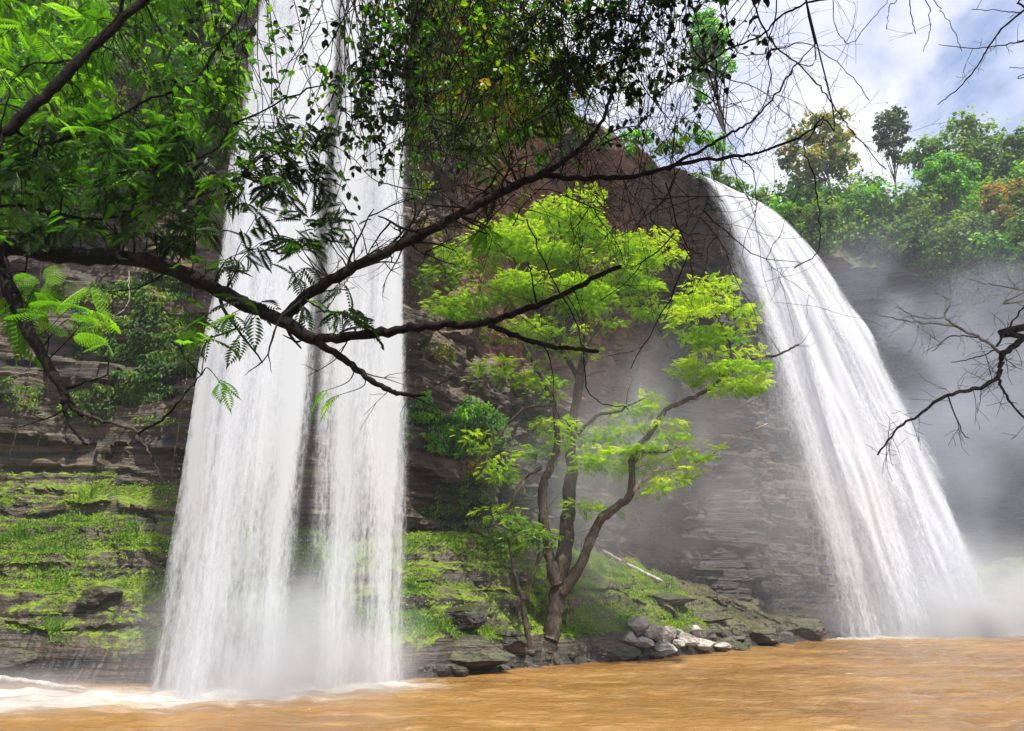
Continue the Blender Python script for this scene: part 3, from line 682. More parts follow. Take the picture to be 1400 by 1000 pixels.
# --- moss and low plants that cover the bank
def ground_cover():
    rng = np.random.default_rng(8); V3 = bank_V; 
    nrm = np.cross(np.gradient(V3, axis=0), np.gradient(V3, axis=1)); nrm /= np.linalg.norm(nrm, axis=2)[..., None] + 1e-9; nrm *= np.sign(nrm[..., 2:3])
    ok = (bmoss > .35) & (nrm[..., 2] > .35) & (V3[..., 2] > .7) & (V3[..., 1] < 60)
    dens = sstep(-.25, .3, fbm(V3[..., 0] * .7, V3[..., 1] * .7, V3[..., 2], 3, 71)) * ok * bmoss
    area = np.linalg.norm(np.cross(np.gradient(V3, axis=0), np.gradient(V3, axis=1)), axis=2)
    pr = (dens * area).ravel(); pr /= pr.sum(); n = 240000
    i = rng.choice(len(pr), n, p=pr); P = V3.reshape(-1, 3)[i] + rng.normal(0, .045, (n, 3)) * (1, 1, .2); Nn = nrm.reshape(-1, 3)[i]
    f = rng.normal(0, 1, (n, 3)) + Nn * .25
    V, F, idx = scatter(T_QUAD[0] * (1.3, 1, 1) + (0, .45, 0), T_QUAD[1], P + Nn * .03, frames(f, Nn + (0, 0, .5) + rng.normal(0, .35, (n, 3))), rng.uniform(.03, .07, n) * np.clip(P[:, 1] / 22, .8, 1.6))
    t = np.clip(.5 + .5 * fbm(P[:, 0] * .8, P[:, 1] * .8, P[:, 2] * 2, 3, 72) + rng.normal(0, .10, n), 0, 1)
    m = leaf_mat('moss_leaf', [(.045, .09, .006), (.10, .19, .008), (.20, .31, .010), (.33, .39, .02)], .4)
    o = mk('ground_cover', V, F, m, smooth=False, attrs={'tone': t[idx]})
    # taller herbs and grass blades in loose patches
    pr2 = pr * sstep(.05, .45, fbm(V3[..., 0] * .9, V3[..., 1] * .9, V3[..., 2], 3, 75)).ravel(); pr2 /= pr2.sum()
    for cnt, tm, lo_, hi_, mm, upw, nm_, lb_ in ((9000, T_OVATE, .07, .17, G_BR, .9, 'low_herbs', 'small leafy green herbs growing among the moss on the ledges'), (9000, (T_QUAD[0] * (.22, 1, .3) + (0, .5, 0), T_QUAD[1]), .14, .38, G1, 1.6, 'grass', 'thin grass blades sprouting from the mossy ledges')):
        i2 = rng.choice(len(pr2), cnt, p=pr2); P2 = V3.reshape(-1, 3)[i2] + rng.normal(0, .06, (cnt, 3)) * (1, 1, .2)
        V2, F2, ix = scatter(tm[0], tm[1], P2, frames(rng.normal(0, .6, (cnt, 3)) + (0, 0, upw), rng.normal(0, 1, (cnt, 3))), rng.uniform(lo_, hi_, cnt))
        tag(mk(nm_, V2, F2, mm, smooth=False, attrs={'tone': np.clip(rng.normal(.55, .2, cnt), 0, 1)[ix]}), lb_, nm_.replace('_', ' '), kind='stuff')
    tag(o, 'moss and low green plants spread over the rock ledges', 'ground cover', kind='stuff')
ground_cover()
# --- the spreading tree on the bank, drawn joint by joint
def spreading_tree():
    rng = np.random.default_rng(19); D = 25.0
    base = at(752, 905, 24.6); base[2] = min(base[2], .3) 
    root = empty('spreading_tree', base); tag(root, 'spreading tree with forked trunk and feathery bright green crown, in the middle of the bank', 'tree')
    def limb(name, pts, w0, w1, Y0, Y1, sides=9, parent=root, mat=M_BARK, wob=.02):
        k = D / FPX / .95; tb = Tubes(); c = tb.add(np.array(ats(pts, Y0, Y1)) - base, w0 * k / 2, w1 * k / 2, sides, 5 * (len(pts) - 1), wob, rng)
        return tb, name, parent, mat, c + base
    def done(x): return x[0].build(x[1], x[3], x[2])
    tb = limb('trunk', [(742, 915), (750, 880), (757, 850), (764, 806), (772, 750), (777, 700), (781, 644), (782, 590), (793, 521), (801, 470), (797, 428), (780, 380)], 25, 7, 24.6, 25.2, 12)
    for (q0, q1, w) in (((748, 895), (722, 918), 16), ((752, 895), (775, 916), 16), ((748, 890), (752, 918), 18)):   # root flare
        tb[0].add([at(*q0, 24.6) - base, at((q0[0] + q1[0]) / 2, q1[1] - 8, 24.3) - base, at(*q1, 24.1) - base], w * .028 / 2, .06, 7, 6, .01, rng)
    tr_o = done(tb)
    specs = [
      ([(762, 800), (752, 766), (744, 712), (742, 668), (752, 640), (762, 604), (757, 554), (735, 505), (715, 470)], 15, 5, 24.6, 24.2),
      ([(768, 812), (792, 776), (818, 716), (842, 694), (862, 673), (866, 622), (890, 592), (907, 565)], 15, 5, 24.6, 23.6),
      ([(862, 676), (885, 652), (914, 640), (947, 637), (990, 608), (1020, 592), (1051, 579)], 7, 1.6, 24.0, 23.2),
      ([(893, 588), (911, 560), (950, 543), (975, 528), (1000, 508), (1033, 489), (1060, 487), (1078, 479), (1092, 470)], 7, 1.6, 23.7, 22.8),
      ([(985, 520), (1000, 490), (992, 455), (975, 425)], 4, 1.4, 23.2, 23.0),
      ([(793, 521), (770, 480), (745, 440), (720, 400), (700, 350)], 8, 2.5, 25.2, 24.6),
      ([(801, 470), (830, 430), (850, 390), (870, 350)], 8, 2.5, 25.2, 26.0),
      ([(797, 428), (790, 380), (768, 330), (765, 300)], 7, 2, 25.2, 25.4),
      ([(782, 600), (815, 570), (850, 560), (880, 545)], 6, 1.6, 25.0, 24.2),
      ([(757, 554), (715, 560), (680, 600), (660, 640)], 5, 1.4, 24.3, 23.7),
      ([(740, 640), (715, 655), (700, 690), (690, 720)], 5, 1.4, 24.3, 23.7),
      ([(864, 640), (880, 620), (905, 618), (930, 612)], 4, 1.4, 23.9, 23.5),
    ]
    brs = []
    for pts, w0, w1, y0, y1 in specs:
        x = limb('branch', pts, w0, w1, y0, y1, 8, root, M_PALEBARK if pts[0] == (862, 676) else M_BARK); brs.append(x)
        c = x[4]; k = D / FPX
        for j in range(5, len(c) - 1, 3):                       # side twigs
            d = rng.normal(0, 1, 3) * (1, .8, .7) + (0, 0, .35); d /= np.linalg.norm(d); L = rng.uniform(.4, 1.3)
            x[0].add([c[j] - base, c[j] + d * L * .5 + rng.normal(0, .06, 3) - base, c[j] + d * L + (0, 0, .12) - base], .016, .005, 4, 5, .012, rng)
        done(x)
    # crown: clumps of feathery sprays in flat layers; x, y, radius in photo pixels, depth, flatness, amount
    cl = [(700, 325, 50, 24.4, .55, 1.2), (755, 300, 48, 25.4, .55, 1.2), (760, 345, 55, 24.2, .5, 1.2), (815, 315, 55, 25.2, .55, 1.2), (870, 335, 45, 25.8, .5, 1.1), (650, 345, 42, 24.6, .55, 1.0), (640, 405, 40, 24.6, .5, 1.0), (620, 420, 22, 24.2, .5, .5),
          (700, 395, 46, 24.0, .5, 1.1), (850, 380, 48, 25.4, .5, 1.0), (800, 395, 48, 24.0, .5, 1.0), (895, 350, 26, 25.6, .5, .6), (885, 410, 30, 25.4, .55, .5), (725, 440, 40, 24.2, .6, .6), (690, 500, 32, 23.9, .8, .40), (735, 510, 40, 24.2, .8, .45),
          (775, 470, 34, 24.9, .8, .35), (830, 430, 30, 25.6, .8, .35), (755, 590, 42, 24.6, .8, .4), (800, 620, 40, 24.4, .8, .5), (820, 580, 34, 24.7, .7, .45), (880, 545, 28, 24.0, .6, .6), (900, 590, 40, 23.8, .6, .9), (870, 620, 34, 24.0, .6, .6), (930, 615, 26, 23.5, .6, .6), (915, 655, 24, 23.4, .6, .5),
          (945, 640, 16, 23.2, .6, .4), (970, 395, 38, 23.0, .7, .8), (955, 435, 30, 23.2, .7, .7), (990, 440, 36, 23.0, .7, .7), (965, 490, 34, 23.0, .6, .8), (1005, 490, 34, 22.9, .6, .7), (1030, 515, 20, 22.8, .5, .6), (1000, 520, 26, 22.8, .5, .6), (1010, 415, 20, 23.0, .7, .4), (800, 690, 26, 24.3, .7, .35), (670, 640, 30, 23.8, .8, .3), (700, 700, 30, 23.7, .8, .3), (650, 600, 26, 24.0, .8, .25), (720, 730, 26, 23.8, .8, .22)]
    P, N, T, S = [], [], [], []
    for (x, y, r, Y, fl, amt) in cl:
        c = at(x, y + 7, Y); rr = 1.22 * r / FPX * Y / .93; k = int(680 * amt * (r / 45) ** 1.5) + 10
        nl = 7; lay = rng.uniform(-1, 1, nl); lt = rng.uniform(-.15, .2, nl); i = rng.integers(0, nl, k)
        lc = rng.normal(0, .38, (nl, 2))
        a = rng.uniform(0, 2 * math.pi, k); q = rng.random(k) ** .5
        xy = lc[i] + np.stack([np.cos(a), np.sin(a)], 1) * (q * rng.uniform(.35, .75, nl)[i])[:, None]
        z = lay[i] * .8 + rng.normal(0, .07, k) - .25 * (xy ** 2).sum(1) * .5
        P.append(c + np.stack([xy[:, 0] * rr, xy[:, 1] * rr, z * rr * fl * .82], 1)); N.append(rng.normal(0, .42, (k, 3)) + (0, 0, 1))
        d = np.stack([xy[:, 0], xy[:, 1], xy[:, 0] * 0 - .12], 1) + rng.normal(0, .6, (k, 3)) * (1, 1, .6); S.append(d)
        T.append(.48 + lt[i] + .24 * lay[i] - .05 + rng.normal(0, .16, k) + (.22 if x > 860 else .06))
    P, N, S, T = (np.concatenate(q) for q in (P, N, S, T))
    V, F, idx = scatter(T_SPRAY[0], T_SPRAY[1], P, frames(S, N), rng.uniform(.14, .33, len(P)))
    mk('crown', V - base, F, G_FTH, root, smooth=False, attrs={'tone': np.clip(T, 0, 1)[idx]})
spreading_tree()

def sapling():
    rng = np.random.default_rng(23); base = at(728, 905, 23.9); base[2] = .2; k = 25 / FPX
    root = empty('sapling', base); tag(root, 'small forked sapling with thin dark stems just left of the big trunk', 'sapling')
    tb = Tubes()
    for pts, w0, w1 in (([(726, 910), (722, 870), (715, 826), (722, 815)], 9, 6), ([(716, 822), (706, 795), (700, 762), (694, 735)], 6, 2.5), ([(720, 818), (728, 790), (735, 765), (738, 735)], 6, 2.5), ([(708, 800), (695, 780), (690, 760)], 2.5, 1), ([(732, 775), (745, 755), (752, 740)], 2.5, 1)):
        tb.add(np.array(ats(pts, 23.9, 23.8)) - base, w0 * k / 2, w1 * k / 2, 7, None, .012, rng)
    tb.build('trunk', M_BARK, root)
    c = [at(x, y, 23.8) for x, y in ((694, 735), (738, 732), (715, 725), (752, 740), (690, 755), (725, 745))]
    V, F, t = blob_leaves(rng, [(*q, .6, .6, .35) for q in c], 420, .13)
    mk('crown', V - base, F, G1, root, smooth=False, attrs={'tone': t})
sapling()

# --- rocks, logs and hanging roots
def stone_mat(name, a, b, sc=3.0):
    m, n = new_mat(name)
    pos = n.node('ShaderNodeNewGeometry').outputs['Position']; q = n.noise(pos, sc, 6, .65); f = n.noise(pos, sc * 6, 5, .65)
    c = n.mix(n.mr(q, .35, .65), a, b); c = n.mix(n.mr(f, .55, .72, 0, .4), c, (.07, .06, .05))
    n.set(n.out, 'Surface', n.node('ShaderNodeBsdfPrincipled', {'Base Color': c, 'Roughness': .75, 'Normal': n.bump(n.math('ADD', q, n.math('MULTIPLY', f, .5)), .8, .08)}))
    return m
M_PALE = stone_mat('pale_stone', (.24, .215, .19), (.50, .47, .44)); M_DARKSTONE = stone_mat('dark_wet_stone', (.03, .027, .023), (.11, .095, .08)); M_MOSSY = stone_mat('mossy_stone', (.06, .055, .035), (.11, .13, .035))
def rock(name, c, size, seed, mat, label, group=None, cuts=12, sub=5):
    """an angular block: a ball cut by several planes, then broken up by layers and roughness"""
    rng = np.random.default_rng(seed); V, F = ico(sub)
    for i in range(cuts):
        d = rng.normal(0, 1, 3); d /= np.linalg.norm(d); h = rng.uniform(.5, .85)
        e = V @ d - h + .06 * fbm(V[:, 0] * 2 + i, V[:, 1] * 2, V[:, 2] * 2, 3, seed); V = V - np.clip(e, 0, None)[:, None] * d
    th = rng.uniform(-.5, .5); R_m = np.array([[math.cos(th), -math.sin(th), 0], [math.sin(th), math.cos(th), 0], [0, 0, 1]])
    q = V * np.array(size) / max(size) * 2.2
    lay = q[:, 2] * 2.6 + .5 * fbm(q[:, 0], q[:, 1], q[:, 2], 3, seed); k = np.floor(lay); f = lay - k
    st = .5 + .5 * _h(k, k * 0, k * 0, seed); s2 = .5 + .5 * _h(k + 1, k * 0, k * 0, seed); st = st + (s2 - st) * sstep(.7, 1, f)
    V = V * (1 + np.array((1, 1, .2)) * (.16 * (st - .5) + .16 * fbm(q[:, 0] * 1.6 + seed, q[:, 1] * 1.6, q[:, 2] * 2.4, 5, seed, .6))[:, None])
    o = mk(name, (V * np.array(size)) @ R_m.T, F, mat, smooth=False, attrs={'moss': np.full(len(V), .18), 'red': np.zeros(len(V)), 'wet': np.full(len(V), .6)}); o.location = c; return tag(o, label, 'rock', group)
pale = [(873, 856, 13, 12, 'roundish pale boulder at the upper left of the pale rock pile'), (903, 872, 16, 15, 'large bright angular slab standing at the centre of the pale rock pile'), (890, 866, 10, 9, 'greyish wedge leaning left of the bright slab'), (916, 868, 6, 7, 'small pale stone just right of the bright slab'),
        (928, 868, 5, 5, 'tiny pale stone between the bright slab and the long block'), (938, 876, 14, 8, 'long pale block right of the bright slab'), (880, 880, 12, 6, 'flat pale rock lying below the greyish wedge'), (908, 889, 13, 9, 'brownish rock at the water edge under the bright slab'),
        (962, 884, 15, 7, 'low pale slab at the right end of the pale rock pile'), (858, 876, 9, 7, 'small grey stone at the left end of the pale rock pile'), (948, 866, 8, 6, 'small brownish stone perched behind the long pale block'), (925, 884, 9, 5, 'flat stone under the tiny pale stone'), (985, 886, 11, 5, 'thin pale slab past the right end of the pale rock pile')]
for i, (x, y, rw, rh, lb) in enumerate(pale):
    h = hit(x, y); Y = h[0][1] if h is not None else 28; c = at(x, y, Y - .15); k = Y / FPX / .93
    rock('boulder', c + np.array((0, -.25, .08)), (rw * k * 1.05, rw * k * .85, rh * k * 1.15), 200 + i, M_PALE, lb, 'pale rocks at the water edge')
dark = [(835, 893, 45, 15, M_BANK, 'long dark wet rock at the water edge left of the pale pile'), (640, 893, 62, 20, M_BANK, 'rough grey green rock at the water edge near the narrow fall'), (622, 845, 40, 20, M_BANK, 'black overhanging block under the mossy slope'), (655, 798, 13, 8, M_BANK, 'small black rock poking out of the bright moss'), (705, 790, 22, 8, M_BANK, 'flat dark rock in the moss behind the sapling'),
        (700, 880, 30, 18, M_BANK, 'dark rock at the foot of the sapling'), (1000, 884, 26, 9, M_BANK, 'low dark rock right of the pale pile'), (1090, 862, 30, 20, M_BANK, 'tilted brown slabs left of the far fall landing'), (1040, 872, 34, 12, M_BANK, 'dark rubble block between pale pile and far fall'),
        (140, 818, 38, 16, M_BANK, 'glistening dark block under the lowest moss ledge'), (15, 905, 40, 20, M_BANK, 'dark rock at the left border above the drift log'),
        (1385, 815, 30, 12, M_BANK, 'grey rock right of the far fall landing'), (920, 820, 46, 8, M_BANK, 'thin stacked slabs on the bank above the pale pile'), (960, 845, 36, 9, M_BANK, 'layered brown slabs on the bank above the low dark rock')]
for i, (x, y, rw, rh, mt, lb) in enumerate(dark):
    h = hit(x, y); Y = h[0][1] if h is not None else 28; c = at(x, y, Y + .05); k = Y / FPX / .93
    rock('rock', c, (rw * k, rw * k * .7, rh * k), 300 + i, mt, lb)
def rubble():
    rng = np.random.default_rng(55); k = 0
    for _ in range(70):
        x = rng.uniform(560, 1125); y0 = np.interp(x, [560, 750, 950, 1130], [925, 915, 893, 873]); y = y0 - abs(rng.normal(0, 13)) - 2
        h = hit(x, y)
        if h is None: continue
        r = rng.uniform(.10, .34) * h[0][1] / 26; o = rock('stone', h[0] - np.array((0, 0, .1 * r)), (r * rng.uniform(.8, 1.5), r, r * rng.uniform(.4, .8)), 700 + k, (M_BANK, M_BANK, M_DARKSTONE)[k % 3], 'small wet stone lying loose along the shore under the spreading tree', 'loose stones along the shore', 10, 3); k += 1
rubble()
def log(pts, r0, r1, mat, label, lift=.08):
    tb = Tubes(); P = []
    for (x, y) in pts:
        h = hit(x, y); P.append(h[0] + np.array((0, -.05, lift)) if h is not None else at(x, y, 20))
    P = np.array(P); b = P[0].copy(); tb.add(P - b, r0, r1, 9, 14, .015, np.random.default_rng(int(pts[0][0])))
    o = tb.build('log', mat); o.location = b; tag(o, label, 'log')
log([(826, 757), (860, 776), (905, 797)], .13, .09, M_PALEBARK, 'weathered log slanting down the bank right of the big trunk')
log([(850, 752), (890, 778), (935, 800)], .10, .07, M_BARK, 'dark fallen log just behind the weathered log')
def drift():
    tb = Tubes(); P = np.array([at(-30, 926, 18.0), at(40, 932, 17.8), at(118, 942, 17.4)]); b = P[1].copy()
    tb.add(P - b, .085, .03, 8, 12, .012, np.random.default_rng(4)); o = tb.build('log', M_PALEBARK); o.location = b
    tag(o, 'pale drift log lying at the water edge on the left', 'log')
drift()
def hanging(pts, Y, r, label, mat):
    tb = Tubes(); P = np.array(ats(pts, Y, Y - .2)); b = P[0].copy(); tb.add(P - b, r, r * .7, 4, 26, .012, np.random.default_rng(int(pts[0][0] * 7)))
    o = tb.build('hanging_vine', mat); o.location = b; tag(o, label, 'vine', 'vines hanging down the cliff')
hanging([(268, 300), (258, 480), (242, 600), (228, 700), (218, 780)], 19.5, .010, 'long pale vine hanging right beside the wide fall', M_BARK)
hanging([(60, 330), (45, 470), (30, 560), (12, 630)], 19, .013, 'thick pale vine hanging near the left border', M_BARK)
hanging([(68, 480), (62, 560), (48, 625)], 19.6, .008, 'thin pale vine between the thick vine and the short one', M_BARK)
hanging([(150, 520), (148, 580), (138, 650)], 19.8, .008, 'short pale vine below the large creeper', M_BARK)
hanging([(176, 370), (172, 420), (120, 450)], 19.8, .016, 'curved pale root looping over the large creeper', M_PALEBARK)
# ------------------------------------------------------------------ the trees that lean over the lens from the near bank
G_FRND = leaf_mat('frond_leaf', [(.004, .014, .003), (.018, .055, .006), (.07, .21, .010), (.20, .42, .025)], .5)  # ramp from silhouette black to sunlit green, light put into the leaf colour
G_BROAD = leaf_mat('broad_leaf', [(.003, .008, .002), (.010, .03, .005), (.04, .14, .008), (.10, .30, .012), (.24, .36, .02), (.30, .17, .03)], .42, rough=.4)  # same painted span of shade and sun, ending in brown leaves
M_SHADEBARK = bark_mat('shaded_bark', (.005, .004, .0035), (.018, .013, .010), 30)  # near-black bark, the limbs' shade put into its colour
M_BARETWIG = bark_mat('bare_twig_bark', (.02, .016, .013), (.07, .055, .045), 40)
def frond_template(npin=8, nl=6):
    V, F = [], []
    def strip(a, b, w):
        a, b = np.array(a), np.array(b); d = b - a; s = np.cross(d, (0, 0, 1.)); s /= np.linalg.norm(s) + 1e-9; k = len(V)
        V.extend([a - s * w, a + s * w, b + s * w * .5, b - s * w * .5]); F.append((k, k + 1, k + 2, k + 3))
    rach = lambda t: np.array((.02 * math.sin(4 * t), t, -.26 * t * t))
    for i in range(5): strip(rach(i / 5), rach((i + 1) / 5), .007)
    for i in range(npin):
        t = .16 + .82 * i / (npin - 1); b = rach(t); L = .40 * math.sin(math.pi * (.22 + .66 * t)) + .04
        for sd in (-1, 1):
            a = math.radians(66 - 26 * t); d = np.array((sd * math.sin(a), math.cos(a), 0)); tip = lambda q: b + d * L * q + np.array((0, 0, -.10 * L * q * q * 3))
            strip(b, tip(1), .004); pr = np.array((-d[1], d[0], 0))
            for j in range(nl):
                q = (j + .7) / nl; c = tip(q); ll = .080 * math.sin(math.pi * (.2 + .7 * q)) + .014; w_ = .021
                for s2 in (-1, 1):
                    e = pr * s2 * .93 + d * .36; n2 = d * w_; k = len(V)
                    V.extend([c, c + e * ll * .5 - n2, c + e * ll + (0, 0, -.008), c + e * ll * .5 + n2]); F.append((k, k + 1, k + 2, k + 3))
    return np.array(V), np.array(F)
T_BIPIN = frond_template(); T_FROND = spray_template(11, .40, .085, .30); T_FROND2 = spray_template(9, .36, .085, .25)
FK = 1 / FPX / .92                                       # metres per photo pixel per metre of distance

class Canopy:
    """limbs, and the twigs and leaves that grow from them"""
    def __init__(s, root, base, seed): s.root, s.base, s.rng, s.nodes = root, np.asarray(base, float), np.random.default_rng(seed), []
    def grow(s, T, p, d, L, r, depth, rng, droop=.0, kink=.30, kids=2, rmin=.0016):
        n = max(4, int(L / .07)); pts = [p]; d = d / np.linalg.norm(d)
        for i in range(n):
            d = d + rng.normal(0, kink, 3) * .55 + (0, 0, -droop); d /= np.linalg.norm(d); pts.append(pts[-1] + d * L / n)
        c = T.add(np.array(pts) - s.base, r, max(rmin * .8, r * .35), 4 if r < .006 else 5, n) + s.base
        if depth > 0:
            for k in range(kids):
                j = rng.integers(int(n * .25), n); q = c[min(j + 1, n)] - c[j]; q /= np.linalg.norm(q) + 1e-9
                e = q * rng.uniform(.4, 1) + rng.normal(0, .75, 3)
                s.grow(T, c[j], e, L * rng.uniform(.35, .65), max(rmin, r * .55), depth - 1, rng, droop, kink, kids, rmin)
        return c
    def limb(s, pts, Y0, Y1, w0, w1, mat=None, twigs=0, tl=(.3, .9), name='branch', parent=None, droop=0.0, keep=True, wob=.006, depth=1, ext=None, updir=0.0, seed=0):
        rng = np.random.default_rng(1000 + seed + int(pts[0][0] * 3 + pts[0][1] * 7)); T = Tubes(); Ym = (Y0 + Y1) / 2
        P = ats(pts, Y0, Y1)
        if ext is not None: P = list(ext) + P
        P = np.array(P)
        c = T.add(P - s.base, w0 * FK * Ym / 2, w1 * FK * Ym / 2, 10 if w0 > 8 else 6, 6 * (len(P) - 1), wob, rng) + s.base
        if keep: s.nodes.append(c)
        for _ in range(twigs):
            j = rng.integers(int(len(c) * .08), len(c) - 1); q = c[j + 1] - c[j]; q /= np.linalg.norm(q)
            e = q * rng.uniform(.1, .9) + rng.normal(0, .7, 3) * (1, .7, 1) + (0, 0, updir)
            s.grow(T, c[j], e, rng.uniform(*tl), max(.0022, w1 * FK * Ym * rng.uniform(.10, .28)), depth, rng, droop)
        return T.build(name, mat or M_SHADEBARK, parent or s.root)
    def twigs(s, T, parent):
        if len(T.V) > 8: T.build('twigs', M_SHADEBARK, parent)['kind'] = 'stuff'; return
        for V, F in zip(T.V, T.F): mk('twig', V, F - F.min(), M_SHADEBARK, parent)
    def near(s, p):
        best = None
        for c in s.nodes:
            d = ((c - p) ** 2).sum(1); i = d.argmin()
            if best is None or d[i] < best[0]: best = (d[i], c[i])
        return best[1]
    def fronds(s, box, n, Yr, size, tone, seed, per=5, tmpl=T_FROND, mat=None, hang=.35, name='foliage'):
        """sprays of fronds on thin twigs that spring from the nearest limb and end inside a photo box"""
        rng = np.random.default_rng(seed); T = Tubes(); P, D, N, Sz, To = [], [], [], [], []
        for _ in range(max(1, n // per)):
            e = at(rng.uniform(box[0], box[2]), rng.uniform(box[1], box[3]), rng.uniform(*Yr)); o = s.near(e)
            m = (o + e) / 2 + rng.normal(0, .08, 3) + (0, 0, .10 * np.linalg.norm(e - o)); c = T.add(np.array([o, m, e]) - s.base, .006, .002, 4, 12) + s.base
            tt = rng.choice((-.26, -.05, .20)) + rng.uniform(-.06, .06)
            ax = c[-1] - c[-4]; ax /= np.linalg.norm(ax) + 1e-9; sd = np.cross(ax, (0, 0, 1.)); sd /= np.linalg.norm(sd) + 1e-9
            for k in range(per):
                j = len(c) - 1 - int(k * 1.4) if k else len(c) - 1; j = max(3, j)
                d = ax * .6 + sd * (0 if k == 0 else (1 if k % 2 else -1)) + rng.normal(0, .28, 3) + (0, 0, -hang * rng.uniform(.3, 1.4))
                P.append(c[j]); D.append(d); N.append(rng.normal(0, .35, 3) + (0, -.15, 1)); Sz.append(size * rng.uniform(.65, 1.2)); To.append(tone + tt + rng.normal(0, .09))
        V, F, idx = scatter(tmpl[0], tmpl[1], np.array(P), frames(np.array(D), np.array(N)), np.array(Sz))
        o = mk(name, V - s.base, F, mat or G_FRND, s.root, smooth=False, attrs={'tone': np.clip(To, 0, 1)[idx]})
        s.twigs(T, o); return o
    def broad(s, box, n, Yr, size, tone, seed, top=-70, per=11, spread=150, name='foliage', L=(.35, .9), src=None):
        """hanging leafy twigs: long stems that come down from the limb overhead and carry broad leaves"""
        rng = np.random.default_rng(seed); T = Tubes(); P, D, N, Sz, To = [], [], [], [], []
        nst = max(2, n // (per * 5)); stems = []
        for _ in range(nst):
            x = rng.uniform(box[0], box[2]); y1 = rng.uniform(box[1] + .5 * (box[3] - box[1]), box[3]); Y = rng.uniform(*Yr)
            xs = x + rng.uniform(-spread, spread); q = [at(xs, top, Y), at((xs + x) / 2 + rng.uniform(-18, 18), (top + y1) / 2, Y + rng.uniform(-.2, .2)), at(x, y1, Y + rng.uniform(-.2, .2))]
            q = [s.near(q[0]), q[0] * .8 + s.near(q[0]) * .2 + (0, 0, .1)] + q
            stems.append(T.add(np.array(q) - s.base, .009, .003, 5, 28, .009, rng) + s.base)
        cnt = 0
        for _ in range(n * 3):
            if cnt >= n: break
            c = stems[rng.integers(nst)]; p = c[rng.integers(9, len(c))]
            d = rng.normal(0, 1, 3) * (1, .8, .6) + (0, 0, -.25); tw = s.grow(T, p, d, rng.uniform(*L), .0035, 0, rng, .035, .35)
            tt = rng.choice((-.3, -.12, .06, .24)) + rng.uniform(-.06, .06); ww = tw[-1] - tw[0]; ww /= np.linalg.norm(ww) + 1e-9
            for k in range(per):
                j = max(1, len(tw) - 1 - k) if len(tw) > per else rng.integers(1, len(tw)); sdv = np.cross(ww, (0, 0, 1.)) * (1 if k % 2 else -1)
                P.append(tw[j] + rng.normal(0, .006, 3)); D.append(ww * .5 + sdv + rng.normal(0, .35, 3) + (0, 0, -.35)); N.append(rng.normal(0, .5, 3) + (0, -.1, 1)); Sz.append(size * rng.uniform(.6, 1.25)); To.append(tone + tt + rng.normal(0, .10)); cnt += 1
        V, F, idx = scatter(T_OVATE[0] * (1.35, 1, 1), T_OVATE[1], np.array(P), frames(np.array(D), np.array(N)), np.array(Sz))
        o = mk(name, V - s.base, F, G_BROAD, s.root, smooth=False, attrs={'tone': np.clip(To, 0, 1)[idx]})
        s.twigs(T, o); return o

